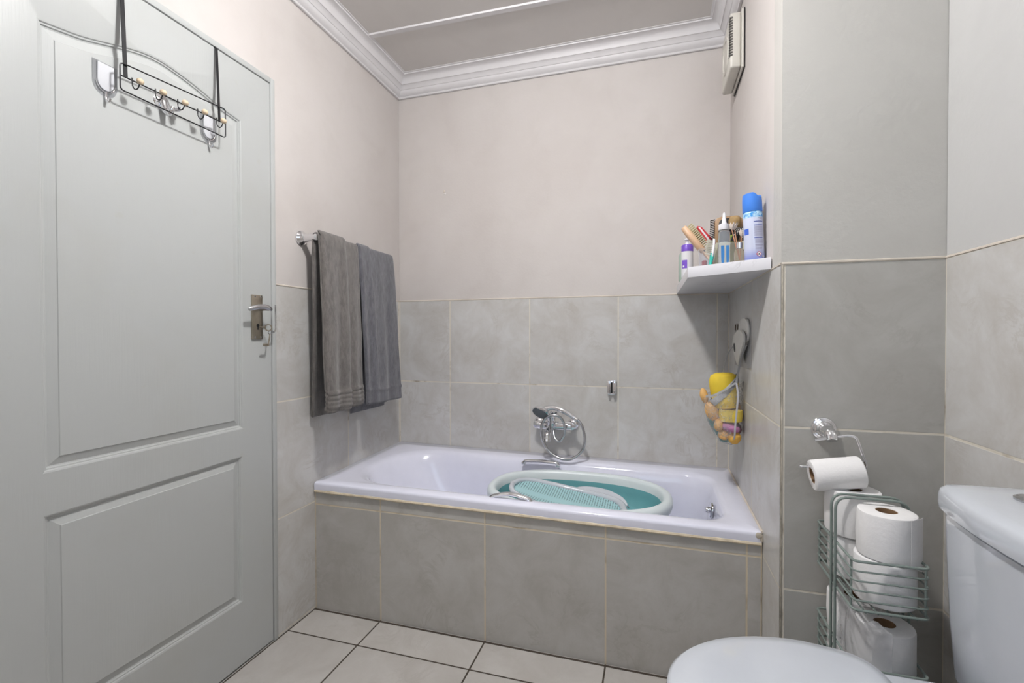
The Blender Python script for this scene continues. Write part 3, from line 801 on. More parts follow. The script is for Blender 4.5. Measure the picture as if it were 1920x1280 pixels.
def oriented(o, d, xd=None): return frame(o, d, xd)
def brush(name, label, base, d, face, L, wid, th, body, bris, blen, nrow, ncol, handle=None, bris_band=(.25, .97)):
    """flat brush: base point, long axis d, bristles pointing along face"""
    t = thing(name, label, 'brush', tuple(base))
    X = frame(base, d, face)      # local z = long axis, x = face dir, y across
    k = MB(); rr = []
    for i in range(15):
        s_ = i / 14; hw = wid * (math.sin(PI * min(1, max(.0, .06 + .90 * s_))) ** .55)
        rr.append([(th * math.cos(2 * PI * q / 18) * (hw / wid) ** .3, hw * math.sin(2 * PI * q / 18), lerp(L * bris_band[0] - .008, L, s_)) for q in range(18)])
    k.loft(rr, X=X)
    k.build('head', body, t)
    if handle:
        k = MB(); k.tube([(0, 0, -.0), (0, 0, L * .15), (0, 0, L * bris_band[0] + .012)], [.005, .0055, .007], 12, X=X); k.build('handle', handle, t)
    k = MB()
    for i in range(nrow):
        for j in range(ncol):
            s_ = (i + .5) / nrow; u = (j + .5) / ncol * 2 - 1
            zz = lerp(L * bris_band[0] + .004, L * bris_band[1] - .004, s_); hw = wid * .75 * (math.sin(PI * (.1 + .8 * s_)) ** .5)
            k.tube([(th * .6, u * hw, zz), (th + blen, u * hw * 1.05, zz + .001)], [.0013, .0009], 5, X=X)
    k.build('bristles', bris, t)
    return t
beech = plain('beech', (.64, .42, .27), .35, var=.08, scale=40, coat=.3)
cream_br = plain('cream bristle', (.62, .56, .36), .8); blk = plain('black nylon', (.012, .012, .014), .4)
# wooden brush, leaning left out of the tumbler
brush('wooden_brush', 'beech wooden body brush with cream bristles leaning left out of the tumbler', (1.5900, -.540, SZ1 + .010), (-.58, .10, .81), (.80, -.20, .57), .188, .020, .0140, beech, cream_br, .017, 13, 4, beech, (.42, .99))
MB().box(-.0018, .0018, -.012, .012, -.020, .020, .0005, X=frame((1.5375, -.530, SZ1 + .082), (.74, 0, -.67), (.67, 0, .74))).build('strap_clip', 'dark', bpy.data.objects['wooden_brush'])
# red comb with a white stripe
t = thing('red_comb', 'red plastic comb handle with a white stripe standing behind the wooden brush', 'comb', (1.600, -.500, SZ1 + .002))
red = plain('red plastic', (.52, .03, .04), .3)
X = Matrix.Translation((1.6290, -.500, SZ1 + .014)) @ Matrix.Rotation(math.radians(-31), 4, 'Y') @ Matrix.Rotation(PI / 2, 4, 'X')
MB().prism([(-.004, .005), (.004, .005), (.014, .10), (.004, .172), (-.006, .183), (-.013, .178), (-.012, .10)], .010, .003, X=X).build('comb_body', red, t)
MB().prism([(-.002, .09), (.005, .09), (-.001, .172), (-.007, .179)], .0112, .0005, X=X @ Matrix.Translation((0, 0, -.0006))).build('stripe', wht, t)
# scrubbing brush with teal grip
brush('scrub_brush', 'white bristled scrubbing brush with a teal grip at the front of the shelf', (1.5620, -.612, SZ1 + .001), (.14, .14, .98), (-.93, -.30, .2), .100, .010, .005, wht, plain('white bristle', (.72, .70, .60), .8), .020, 9, 3, plain('teal grip', (.03, .46, .38), .4), (.36, .98))
# paddle hair brush: broad tan head standing behind the bottles, bristles out to the left
pb = plain('tan lacquer', (.36, .23, .13), .35, var=.1)
t = thing('paddle_hairbrush', 'broad tan paddle hairbrush with dark bristles to the left, standing in the cream box', 'brush', (1.634, -.50, SZ1 + .0035))
X = Matrix.Translation((1.6365, -.4985, SZ1)) @ Matrix.Rotation(PI / 2, 4, 'X')
hd_ = [(p[0], p[1]) for p in rrect(-.050, .046, .085, .194, [.03, .03, .022, .022], 0, 6)]
MB().prism(hd_, .013, .005, X=X).build('head', pb, t)
MB().prism([(p[0], p[1]) for p in rrect(-.036, .033, .100, .186, .02, 0, 6)], .006, .0025, X=X @ Matrix.Translation((0, 0, .0132))).build('cushion', blk, t)
MB().tube([(1.6345, -.505, SZ1 + .0035), (1.6345, -.505, SZ1 + .09)], [.008, .010], 14).build('handle', pb, t)
k = MB()
for i in range(17):
    zz = SZ1 + .086 + .0062 * i; bend = max(0, (12 - i)) * .0006
    for j in range(3):
        L_ = .016 + .0006 * max(0, 12 - i)
        k.tube([(1.5885, -.5035 - .004 * j, zz), (1.5885 - L_, -.507 - .006 * j, zz - .004 - bend)], [.0010, .0007], 5)
k.build('bristles', blk, t)
# squeeze bottle
qx, qy = 1.6030, -.628
t = thing('squeeze_bottle', 'clear squeeze bottle with a white pointed nozzle cap and blue print', 'bottle', (qx, qy, SZ1))
k = MB(); k.loft([rrect(qx - a, qx + a, qy - a, qy + a, r, SZ1 + z, 5) for a, r, z in ((.0145, .006, 0), (.0175, .006, .003), (.0170, .006, .066), (.0182, .006, .074), (.0172, .007, .112), (.0130, .009, .118), (.0110, .0105, .120))]); k.build('bottle', plain('clear bottle', (.86, .90, .95), .08, trans=.8, var=.02, ior=1.25), t)
MB().lathe([(.0172, .1205), (.0178, .123), (.0172, .139), (.0095, .141), (.0072, .146), (.0040, .176), (.0018, .179)], 22, X=at(qx, qy)).build('nozzle_cap', wht, t)
blue = plain('blue print', (.04, .20, .50), .4)
for xx, w_ in ((-.0065, .0052), (.0085, .0045)): MB().prism([(-w_ * .6, .004), (w_ * .7, .004), (w_, .03), (w_ * .9, .066), (-w_, .066), (-w_ * .9, .03)], .0008, X=frame((qx + xx, qy - .0177, SZ1), (0, -1, 0), (1, 0, 0))).build('blue_print', blue, t)
# cream box
t = thing('cream_box', 'cream rectangular box standing behind the squeeze bottle and the diffuser', 'box', (1.635, -.525, SZ1))
k = MB(); a, b_, c_, d_ = 1.5850, 1.6850, -.575, -.470
cream = plain('cream card', (.60, .58, .44), .6); BH = .090
k.box(a, b_, c_, c_ + .003, SZ1, SZ1 + BH); k.box(a, b_, d_ - .003, d_, SZ1, SZ1 + BH); k.box(a, a + .003, c_ + .003, d_ - .003, SZ1, SZ1 + BH); k.box(b_ - .003, b_, c_ + .003, d_ - .003, SZ1, SZ1 + BH); k.box(a + .003, b_ - .003, c_ + .003, d_ - .003, SZ1, SZ1 + .003)
k.build('box', cream, t)
t = thing('cosmetic_brush', 'soft golden brown cosmetic brush head rising from the cream box', 'brush', (1.6560, -.530, SZ1 + .0035))
MB().tube([(1.6560, -.530, SZ1 + .0035), (1.6520, -.530, SZ1 + .140)], .006, 12).build('handle', blk, t)
k = MB(); k.lathe([(.008, .136), (.016, .146), (.021, .162), (.021, .176), (.014, .187), (.002, .190)], 22, X=at(1.6510, -.530)); k.build('hair', plain('golden hair', (.30, .20, .09), .8, var=.3, scale=30, bump=.6), t)
def dotted():
    m = NT('black with white dots'); P = m.objpos()
    v = m.n('TexVoronoi'); m.set(v.inputs['Vector'], P); v.inputs['Scale'].default_value = 190
    m.set(m.b.inputs['Base Color'], m.mix(m.smooth(v.outputs['Distance'], .30, .36), (.75, .72, .66, 1), (.015, .013, .014, 1))); m.b.inputs['Roughness'].default_value = .7
    return m.m
dots = dotted()
bx_, by_, bz_ = 1.6590, -.5640, SZ1 + .133
t = thing('hair_bow', 'black hair bow with white polka dots on the edge of the cream box', 'hair bow', (bx_, by_, SZ1 + BH))
k = MB()
for sx in (-1, 1): k.loft([[(bx_ + sx * dx, by_ + .007 * math.cos(2 * PI * q / 12) * w_, bz_ - sx * dx * .25 + .015 * math.sin(2 * PI * q / 12) * w_) for q in range(12)] for dx, w_ in ((.002, .35), (.010, .8), (.018, 1.05), (.023, .8))])
k.build('loops', dots, t)
MB().ball((bx_, by_ - .002, bz_), (.006, .008, .008), 12, 8).build('knot', dots, t)
k = MB()
for sx in (-1, 1): k.box(-.007, .007, -.0015, .0015, -.042, -.004, .001, X=Matrix.Translation((bx_ + sx * .006, by_ - .002, bz_)) @ Matrix.Rotation(sx * -.35, 4, 'Y'))
k.build('tails', dots, t)
tag(recentre(MB().ball((1.6400, -.5490, SZ1 + .098), (.017, .014, .022), 18, 12).build('green_sponge', plain('olive sponge', (.16, .21, .03), .9, bump=.8, var=.3, scale=50))), 'olive green sponge poking out of the cream box', 'sponge')
# reed diffuser
rx_, ry_ = 1.6430, -.672
t = thing('reed_diffuser', 'small glass reed diffuser with copper coloured reeds and pale flowers', 'diffuser', (rx_, ry_, SZ1))
k = MB(); k.loft([rrect(rx_ - a, rx_ + a, ry_ - a, ry_ + a, r, SZ1 + z, 5) for a, r, z in ((.014, .004, 0), (.0155, .004, .002), (.0155, .004, .040), (.012, .009, .0455), (.008, .0079, .048))]); k.build('glass_bottle', plain('amber tinted glass', (.88, .80, .70), .06, trans=.85, var=.02, ior=1.3), t)
MB().lathe([(.0082, .0475), (.0095, .049), (.0095, .067), (.007, .0675), (.0065, .052)], 22, X=at(rx_, ry_)).build('collar', 'chrome', t)
copper = plain('copper reed', (.50, .24, .14), .4)
petal = plain('pale petal', (.76, .66, .58), .7)
for (ex, ey, ez) in ((-.021, .01, .112), (-.012, .016, .114), (.007, .004, .088)):
    rd = MB().tube([(rx_, ry_, SZ1 + .012), (rx_ + ex, ry_ + ey, SZ1 + ez)], .0016, 8).build('reed', copper, t)
    k = MB()
    for q in range(6):
        aa = 2 * PI * q / 6; k.loft([[(rx_ + ex + math.cos(aa) * r1 + .004 * w_ * math.cos(2 * PI * s_ / 8) * -math.sin(aa), ry_ + ey + math.sin(aa) * r1 + .004 * w_ * math.cos(2 * PI * s_ / 8) * math.cos(aa), SZ1 + ez + z_ + .0012 * w_ * math.sin(2 * PI * s_ / 8)) for s_ in range(8)] for r1, z_, w_ in ((.001, 0, .4), (.005, .006, 1), (.008, .014, .9), (.011, .022, .3))])
    k.build('flower', petal, rd)
# aerosol can
ax_, ay_ = 1.6825, -.700
t = can_t = thing('aerosol_can', 'tall blue and white air freshener aerosol can at the wall end of the shelf', 'aerosol can', (ax_, ay_, SZ1))
def can_mat():
    m = NT('aerosol print'); P = m.objpos(); sp = m.n('SeparateXYZ'); m.set(sp.inputs[0], P)
    z = sp.outputs[2]
    low = m.math('SUBTRACT', 1.0, m.smooth(z, .0, .045))
    col = m.mix(m.math('MULTIPLY', low, .85), (.62, .66, .82, 1), (.17, .22, .62, 1))
    nz = m.noise(P, 130, 3)
    band = m.smooth(m.math('ADD', z, m.math('MULTIPLY', nz, .010)), .137, .141)
    blob = m.mix(m.ramp(nz, .4, .62), (.05, .30, .72, 1), (.55, .80, .93, 1))
    col = m.mix(band, col, blob)
    m.set(m.b.inputs['Base Color'], col); m.b.inputs['Roughness'].default_value = .25; m.b.inputs['Metallic'].default_value = .1
    return m.m
AR = .0285
MB().lathe([(.024, 0), (.0275, .002), (AR, .005), (AR, .146), (.027, .152), (.0255, .1535)], 32, X=at(ax_, ay_)).build('can', can_mat(), t)
cb = plain('blue cap plastic', (.055, .22, .72), .35, var=.03)
k = MB(); rg = []
for (r, z) in ((.0275, .153), (.0285, .155), (.0283, .185), (.0275, .198)): rg.append([(ax_ + r * math.cos(2 * PI * q / 32), ay_ + r * math.sin(2 * PI * q / 32), SZ1 + z) for q in range(32)])
def capz(q):
    c = math.cos(2 * PI * q / 32 - .2); return .209 - .010 * max(0, min(1, (c + .1) * 2.2)) + (.004 if c > .85 else 0)
for r, dz in ((.0265, 0), (.022, .003), (.010, .004)): rg.append([(ax_ + r * math.cos(2 * PI * q / 32), ay_ + r * math.sin(2 * PI * q / 32), SZ1 + capz(q) + dz) for q in range(32)])
k.loft(rg); k.build('cap', cb, t)
ink = plain('grey ink', (.34, .34, .48), .5); navy = plain('navy ink', (.10, .13, .42), .5); rdk = plain('hazard red', (.55, .05, .06), .5)
a0, a1 = math.radians(-97), math.radians(-38)
for (z_, hh, mt_, f0, f1) in [(.131, .0012, ink, .45, 1), (.127, .0012, ink, .6, 1), (.119, .0022, navy, 0, 1), (.107, .0022, navy, 0, 1), (.068, .0022, navy, 0, .9)] + [(.1025 - .0034 * i, .0011, ink, 0, 1) for i in range(9)] + [(.0625 - .0032 * i, .0011, ink, .03, 1) for i in range(4)] + [(.046, .0018, ink, .05, 1), (.042, .0018, ink, .05, .95), (.037, .0011, ink, .05, .8), (.034, .0011, ink, .05, .75)]:
    patch(ax_, ay_, AR, lerp(a0, a1, f0), lerp(a0, a1, f1), SZ1 + z_, SZ1 + z_ + hh, mt_, 'print_line', t, 8, .0003)
patch(ax_, ay_, AR, math.radians(-160), math.radians(-128), SZ1 + .082, SZ1 + .100, plain('blue square', (.06, .14, .60), .4), 'print_square', t, 6, .0003)
def hazard(ang, z, s_, m1, m2, shape):
    a = math.radians(ang); X = frame((ax_ + (AR + .0001) * math.cos(a), ay_ + (AR + .0001) * math.sin(a), SZ1 + z), (math.cos(a), math.sin(a), 0), (-math.sin(a), math.cos(a), 0))
    o = MB().prism([(s_, 0), (0, s_), (-s_, 0), (0, -s_)], .0008, X=X).build('hazard_diamond', m1, t)
    MB().prism([(s_ * .78, 0), (0, s_ * .78), (-s_ * .78, 0), (0, -s_ * .78)], .0010, X=X).build('diamond_field', wht, o)
    MB().prism([(p * s_, q * s_) for p, q in shape], .0012, X=X).build('symbol', blk, o)
hazard(-75, .0185, .0085, rdk, wht, [(-.28, -.32), (.28, -.32), (.32, -.05), (.12, .12), (.05, .38), (-.12, .15), (-.30, .02)])
hazard(-46, .0115, .0055, ink, wht, [(-.3, -.3), (.3, -.2), (.2, .3), (-.1, .1)])

can_t.rotation_euler = (0, math.radians(-2.6), 0); can_t.location.z += .0012
# ------------------------------------------------------------------ extractor fan on alcove wall
t = thing('extractor_fan', 'off-white square extractor fan box high on the alcove wall below the cornice', 'extractor fan', (W, -.235, 2.19))
k = MB(); y0, y1, z0, z1 = -.350, -.120, 2.190, 2.415
k.box(W - .012, W - .003, y0, y1, z0, z1, .003, mi=0); k.build('back_plate', 'fan_white', t)
k = MB(); k.box(W - .052, W - .0125, y0 + .006, y1 - .006, z0 + .006, z1 - .006, .008, 3); k.build('housing', 'fan_white', t)
k = MB()
for i in range(15):
    zz = z0 + .052 + i * .0102; k.box(W - .0535, W - .043, y0 + .0035, y0 + .03, zz, zz + .0055)
k.build('grille_slots', plain('slot shade', (.13, .125, .115), .8), t)
k = MB(); k.torus_lathe([(.056, 0), (.072, 0), (.069, .005), (.058, .005)], 36, X=frame((W - .0515, -.235, 2.30), (-1, 0, 0))); k.build('ring', 'fan_white', t)
# dark strip added behind it to draw in the shadow gap at the wall
MB().box(W - .0029, W - .0002, y0 - .001, y1 + .001, z0 - .001, z1 + .001).build('shadow_gap_strip', 'dark', t)

# ------------------------------------------------------------------ toy bag
t = thing('toy_hook', 'white animal-shaped suction hook with one black eye on the alcove wall', 'hook', (W, -.36, 1.04))
MB().box(W - .0025, W + .0005, -.500, -.170, 1.030, 1.205, .001).build('clear_pad', 'clear', t)
wm = plain('white hook plastic', (.66, .65, .62), .35)
XW = lambda d: frame((W - d, -.36, 1.12), (-1, 0, 0), (0, -1, 0))      # local x runs towards the camera, local y is up? (see below)
def wallpoly(P, d, th, bev, nm, mt_, par):
    X = Matrix(((0, 0, -1, W - d), (-1, 0, 0, -.36), (0, 1, 0, 1.12), (0, 0, 0, 1)))
    return MB().prism(P, th, bev, X=X).build(nm, mt_, par)
up_ = [(p.x, p.y) for p in catmull([(-.100, .020, 0), (-.050, .000, 0), (.030, -.010, 0), (.100, .010, 0), (.130, .050, 0), (.110, .085, 0), (.050, .098, 0), (-.030, .092, 0), (-.085, .065, 0)], 5, True)]
bh = wallpoly(up_, .003, .008, .003, 'hook_body', wm, t)
lo_ = [(p.x, p.y) for p in catmull([(.005, -.080, 0), (.045, -.050, 0), (.095, -.010, 0), (.125, .020, 0), (.095, .045, 0), (.030, .055, 0), (-.060, .040, 0), (-.118, .012, 0), (-.105, -.015, 0), (-.060, -.045, 0)], 5, True)]
fl = wallpoly(lo_, .016, .009, .0035, 'hook_leaf', wm, t)
wallpoly([(p[0] * .35, p[1] * .35 + .02) for p in lo_], .0035, .0125, 0, 'hook_post', wm, t)
wallpoly([(p.x, p.y) for p in catmull([(-.060, .004, 0), (-.045, -.010, 0), (-.040, -.030, 0), (-.060, -.028, 0), (-.078, -.006, 0)], 5, True)], .0252, .0012, .0004, 'eye', 'dark', fl)
lashm = plain('brown lash', (.10, .07, .05), .6)
for yy in (-.300, -.245): MB().tube([(W - .0125, yy, 1.198), (W - .0125, yy + .006, 1.176)], .0022, 6).build('lash', lashm, bh)

nb = thing('toy_net_bag', 'see-through net bag of bath toys with grey straps hanging from the white hook', 'net bag', (1.645, -.335, .72))
def net_mat():
    m = NT('net film'); m.b.inputs['Base Color'].default_value = (.66, .68, .70, 1); m.b.inputs['Roughness'].default_value = .3
    P = m.objpos(); n_ = m.noise(P, 55, 3, .6, 1.5)
    m.set(m.b.inputs['Normal'], m.bump(n_, .6, .01))
    m.set(m.b.inputs['Alpha'], m.math('MULTIPLY_ADD', m.ramp(n_, .45, .75), .26, .20))
    return m.m
secs = [(.730, 1.660, .016, .020), (.742, 1.658, .036, .035), (.775, 1.652, .050, .052), (.82, 1.645, .062, .062), (.87, 1.640, .070, .068), (.915, 1.638, .0725, .070), (.945, 1.638, .0730, .068)]
k = MB(); rg = []
for z, cx_, a, b_ in secs:
    r_ = []
    for q in range(28):
        c_q = math.cos(2 * PI * q / 28)
        r_.append((min(W - .002, cx_ + a * c_q * (1 + .05 * noise.noise(Vector((q * .7, z * 30, 2))))), -.350 + b_ * math.sin(2 * PI * q / 28), z + max(0, (z - .87)) * .45 * c_q))
    rg.append(r_)
k.loft(rg, True, False)
k.build('net', net_mat(), nb)
strapm = plain('grey strap', (.36, .36, .36), .7)
def ribbon(P, w, th, mat, nm, par, side=(1, 0, 0)):
    k = MB(); sd = Vector(side).normalized(); P = catmull(P, 6)
    k.slab([[p - sd * w, p, p + sd * w] for p in P], th); return k.build(nm, mat, par)
ribbon([(W - .012, -.470, 1.118), (W - .020, -.440, 1.085), (1.690, -.405, 1.045), (1.680, -.410, .995), (1.676, -.421, .975)], .0035, .0016, strapm, 'strap', nb, (1, 0, .2))
ribbon([(1.676, -.422, .978), (1.640, -.425, .952), (1.600, -.405, .925), (1.575, -.370, .915)], .0040, .0016, strapm, 'strap', nb, (0, .3, 1))
ribbon([(W - .014, -.255, 1.120), (1.668, -.285, 1.085), (1.650, -.300, 1.030), (1.642, -.300, .965)], .0018, .0014, strapm, 'strap', nb, (1, 0, 0))
ribbon([(1.676, -.424, .975), (1.680, -.430, .930), (1.676, -.430, .870), (1.672, -.424, .81), (1.672, -.405, .765), (1.668, -.372, .735)], .0028, .0016, plain('pale cord', (.56, .56, .60), .6), 'draw_cord', nb, (1, .2, 0))
# toys
yel = plain('yellow foam', (.82, .60, .05), .6, var=.08); org = plain('orange foam', (.74, .43, .15), .6, var=.12); pnk = plain('mauve plastic', (.52, .22, .42), .45, var=.1); grn = plain('sea green plastic', (.12, .29, .26), .45, var=.12); pur = plain('dull violet', (.20, .15, .30), .5); grey = plain('grey plastic', (.42, .43, .46), .45)
def toy(name, lab, parts_, group=None):
    c = parts_[0][1]; t = thing(name, lab, 'bath toy', c)
    return t
t = thing('toy_boat', 'yellow toy boat with a grey stripe at the top of the net bag', 'bath toy', (1.648, -.345, .868))
k = MB(); X = frame((1.6480, -.345, .868), (-.06, -.02, 1), (1, 0, .06))
k.loft([[(a * math.cos(2 * PI * q / 20), b_ * math.sin(2 * PI * q / 20), z) for q in range(20)] for a, b_, z in ((.030, .030, 0), (.043, .040, .006), (.047, .043, .04), (.051, .045, .065), (.053, .046, .085), (.0535, .046, .112), (.047, .041, .130), (.030, .027, .139))], X=X)
hull = k.build('hull', yel, t)
k = MB(); k.loft([[(a * math.cos(2 * PI * q / 20), a * .87 * math.sin(2 * PI * q / 20), z + .95 * a * math.cos(2 * PI * q / 20)) for q in range(20)] for a, z in ((.0515, .052), (.0545, .056), (.0565, .082), (.0535, .086))], False, False, X=X); k.build('stripe', grey, t)
tag(recentre(MB().loft([[(1.664 + a * math.cos(2 * PI * q / 20), -.372 + b_ * math.sin(2 * PI * q / 20), z) for q in range(20)] for a, b_, z in ((.026, .024, .820), (.040, .036, .824), (.044, .040, .850), (.042, .040, .8665))]).build('toy_cup', plain('lemon plastic', (.78, .60, .10), .5, var=.08))), 'lemon yellow toy cup under the boat in the net bag', 'bath toy')
toys = [
 ('toy_fish', (1.597, -.355, .856), (.024, .032, .040), .30, org, 'large orange foam toy on the left side of the net bag, below the slim one'),
 ('toy_carrot', (1.571, -.345, .914), (.015, .018, .031), .25, org, 'slim orange toy poking up at the left rim of the net bag'),
 ('toy_shell', (1.662, -.375, .800), (.036, .036, .0205), -.25, pnk, 'mauve shell-shaped toy in the lower part of the net bag'),
 ('toy_ball', (1.622, -.375, .806), (.0185, .022, .024), 0, org, 'small orange ball left of the mauve toy'),
 ('toy_ball', (1.640, -.372, .769), (.0215, .022, .0205), 0, org, 'round orange ball just below the mauve toy'),
 ('toy_ball', (1.676, -.378, .760), (.024, .024, .025), 0, plain('amber foam', (.74, .42, .08), .6, var=.1), 'amber ball at the bottom right of the net bag'),
 ('toy_turtle', (1.624, -.338, .783), (.017, .030, .060), .62, grn, 'sea green toy on the lower left of the net bag'),
 ('toy_whale', (1.652, -.335, .750), (.024, .026, .016), .3, grn, 'sea green toy at the very bottom of the net bag'),
 ('toy_dolphin', (1.630, -.300, .862), (.018, .03, .04), -.3, pur, 'dull violet toy between the orange fish and the yellow boat'),
 ('toy_block', (1.694, -.315, .850), (.016, .034, .050), 0, plain('rust orange foam', (.42, .20, .05), .6, var=.12), 'rust orange toy at the right side of the net bag against the wall'),
 ('toy_star', (1.692, -.325, .785), (.017, .030, .022), 0, plain('dusty pink foam', (.50, .20, .18), .6, var=.12), 'dusty pink toy at the right of the mauve toy against the wall'),
]
for nm, c, r, tilt, mt_, lab in toys:
    k = MB(); X = Matrix.Translation(c) @ Matrix.Rotation(-tilt, 4, 'Y')
    k.ball((0, 0, 0), r, 20, 14, X=X)
    for v in k.bm.verts:
        n_ = noise.noise(v.co * 38); v.co += (v.co - Vector(c)).normalized() * .0035 * n_
    tag(recentre(k.build(nm, mt_)), lab, 'bath toy')

# ------------------------------------------------------------------ toilet roll holder
def roll_mesh(r, h, flap=True):
    prof_ = [(.0205, .001), (.0205, h - .001), (r - .004, h), (r - .001, h - .002), (r, h - .006), (r * 1.004, h * .5), (r, .006), (r - .001, .002), (r - .004, 0)]
    return prof_
def make_roll(name, label, loc, r, h, axis=(0, 0, 1), flap=None, group='spare toilet rolls', seed=0, squash=(1, 1)):
    t = thing(name, label, 'toilet roll', loc, group)
    X = frame((0, 0, 0), axis, (1, 0, 0) if abs(Vector(axis).normalized().x) < .9 else (0, 0, 1)); k = MB()
    k.torus_lathe(roll_mesh(r, h), 48)
    for v in k.bm.verts:
        rr = math.hypot(v.co.x, v.co.y)
        if rr > r * .8:
            n_ = noise.noise(Vector((v.co.x * 26, v.co.y * 26, v.co.z * 30 + seed * 7))) * .0022
            v.co.x *= (1 + n_ / r) * squash[0]; v.co.y *= (1 + n_ / r) * squash[1]
    for v in k.bm.verts: v.co = X @ v.co
    p = k.build('paper', 'paper', t, world=False)
    k = MB(); k.torus_lathe([(.0185, .002), (.0204, .002), (.0204, h - .002), (.0185, h - .002)], 32, X=X); k.build('core', 'card', t, world=False)
    if flap:
        a0_, a1_, drop = flap; k = MB(); G = []
        for i in range(9):
            a = lerp(a0_, a1_, i / 8); rr = r + .0015 + .005 * (i / 8) ** 2
            G.append([X @ Vector((rr * math.cos(a), rr * math.sin(a), lerp(-drop * (i / 8), h - .001, q / 6))) for q in range(7)])
        k.slab(G, .0007); k.build('loose_sheet', 'paper', t, world=False)
    return t
th_ = thing('toilet_roll_holder', 'chrome toilet roll holder on the return wall with a hinged wire arm', 'toilet roll holder', (1.820, YR, .80))
k = MB(); k.lathe([(.030, 0), (.031, .003), (.029, .007), (.026, .008), (.025, .012), (.021, .0135), (.019, .017), (.0155, .020)], 32, X=frame((1.815, YR, .903), (0, -1, 0))); k.build('wall_rose', 'chrome', th_)
k = MB(); k.tube(catmull([(1.815, YR - .016, .903), (1.815, YR - .040, .900), (1.815, YR - .058, .897), (1.815, YR - .066, .884)], 6), [.0165] * 6 + [.0155] * 6 + [.0145] * 6 + [.013], 18); k.build('neck', 'chrome', th_)
hy = YR - .066
k = MB(); k.tube(fillet([(1.776, hy, .884), (1.852, hy, .900), (1.868, hy - .001, .897), (1.890, hy - .003, .826), (1.884, hy - .004, .815), (1.744, hy - .004, .814)], .009, 5), .0036, 10); k.ball((1.744, hy - .004, .814), .0042, 10, 8); k.build('wire_arm', 'chrome', th_)
make_roll('toilet_roll', 'partly used toilet roll hanging on the chrome wall holder', (1.768, hy - .004, .792), .0395, .112, (1, .0, .17), None, None, 3)

# ------------------------------------------------------------------ wire stand with rolls
X0, X1, Y0, Y1 = 1.797, 1.937, -1.138, -.905
st = thing('toilet_roll_stand', 'sage green wire two-tier toilet roll stand beside the toilet', 'toilet roll stand', (1.867, -1.02, 0))
wr = .0026
def basket(zb, zt):
    k = MB()
    for zz, r_ in ((zt, wr * 1.15), (zb, wr * 1.15)): k.tube(fillet([(X0, Y0, zz), (X1, Y0, zz), (X1, Y1, zz), (X0, Y1, zz)], .014, 4, True), r_, 8, True)
    for i in range(1, 5):
        zz = lerp(zb, zt, i / 5); k.tube(fillet([(X0, Y0, zz), (X1, Y0, zz), (X1, Y1, zz), (X0, Y1, zz)], .014, 4, True), wr * .8, 8, True)
    for (x, y) in ((X0 + .002, Y0 + .018), (X1 - .002, Y0 + .014), (X0 + .002, Y1 - .014), (X1 - .002, Y1 - .014)): k.tube([(x, y, zb - .001), (x, y, zt + .002)], wr, 8)
    for i in range(1, 6): k.tube([(lerp(X0, X1, i / 6), Y0, zb - .003), (lerp(X0, X1, i / 6), Y1, zb - .003)], wr * .8, 6)
    return k
basket(.553, .660).build('basket', 'sage_wire', st)
basket(.303, .425).build('basket', 'sage_wire', st)
for yy in (-1.045, -1.020):
    k = MB(); k.tube(fillet([(X0 - .004, yy, .012), (X0 - .004, yy, .770), (X1 + .004, yy, .770), (X1 + .004, yy, .012)], .030, 6), wr * 1.2, 10); k.build('upright_loop', 'sage_wire', st)
k = MB(); k.tube(fillet([(X0 - .004, Y0 - .0, .0035), (X1 + .004, Y0, .0035), (X1 + .004, Y1, .0035), (X0 - .004, Y1, .0035)], .014, 4, True), .0034, 8, True)
for xx in (X0 - .004, X1 + .004):
    for yy in (-1.045, -1.020): k.tube([(xx, yy, .0035), (xx, yy, .014)], wr, 8)
k.build('base_ring', 'sage_wire', st)
RR = .0555
fx, fy, gx, gy = 1.8790, -1.0760, 1.862, -.9600
rolls = [
 ('toilet roll in the upper tier, bottom layer, nearest the toilet', (fx, fy, .5560), RR * 1.03, .0995, None, 1),
 ('toilet roll in the upper tier, bottom layer, beside the wall', (gx, gy, .5560), RR, .0995, None, 2),
 ('topmost toilet roll nearest the toilet, with a loose sheet hanging at its right', (fx + .003, fy - .002, .6570), RR, .1010, (-1.15, -.40, .020), 4),
 ('topmost toilet roll beside the wall, behind the other top roll', (gx - .004, gy, .6590), RR * 1.06, .1085, None, 5),
 ('toilet roll in the lower tier, top layer, nearest the toilet', (fx + .002, fy, .4040), RR, .0985, None, 6),
 ('toilet roll in the lower tier, top layer, beside the wall', (gx, gy, .4040), RR, .0985, None, 8),
 ('toilet roll at the very bottom of the stand, beside the wall', (gx, gy, .3045), RR, .0985, None, 9),
 ('toilet roll at the very bottom of the stand, nearest the toilet', (fx, fy, .3045), RR, .0985, None, 10),
]
for lab, loc, r_, h_, fl_, sd in rolls: make_roll('toilet_roll', lab, loc, r_, h_, (0, 0, 1), fl_, 'spare toilet rolls in the wire stand', sd)
# plastic wrapping over the lower rolls
k = MB(); G = []
def wrapm():
    m = NT('crinkled film'); m.b.inputs['Base Color'].default_value = (.80, .80, .82, 1); m.b.inputs['Roughness'].default_value = .15
    P = m.objpos(); m.set(m.b.inputs['Normal'], m.bump(m.noise(P, 14, 3, .5, .6), .5, .02)); m.b.inputs['Alpha'].default_value = .38
    return m.m
for i in range(13):
    a = lerp(math.radians(168), math.radians(262), i / 12); row = []
    for q in range(9):
        z = lerp(.400, .520, q / 8); wv = .006 * noise.noise(Vector((i * .55, q * .3, 3)))
        rr = RR * 1.10 + wv + .010 * max(0, q / 8 - .75)
        x = fx + rr * math.cos(a); y = fy + rr * math.sin(a)
        if a < math.radians(215): y += (math.radians(215) - a) * .11; x = min(x, fx - .052 + wv)
        row.append((x, y, z + .010 * math.sin(i * .9) * (q / 8)))
    G.append(row)
k.slab(G, .0006)
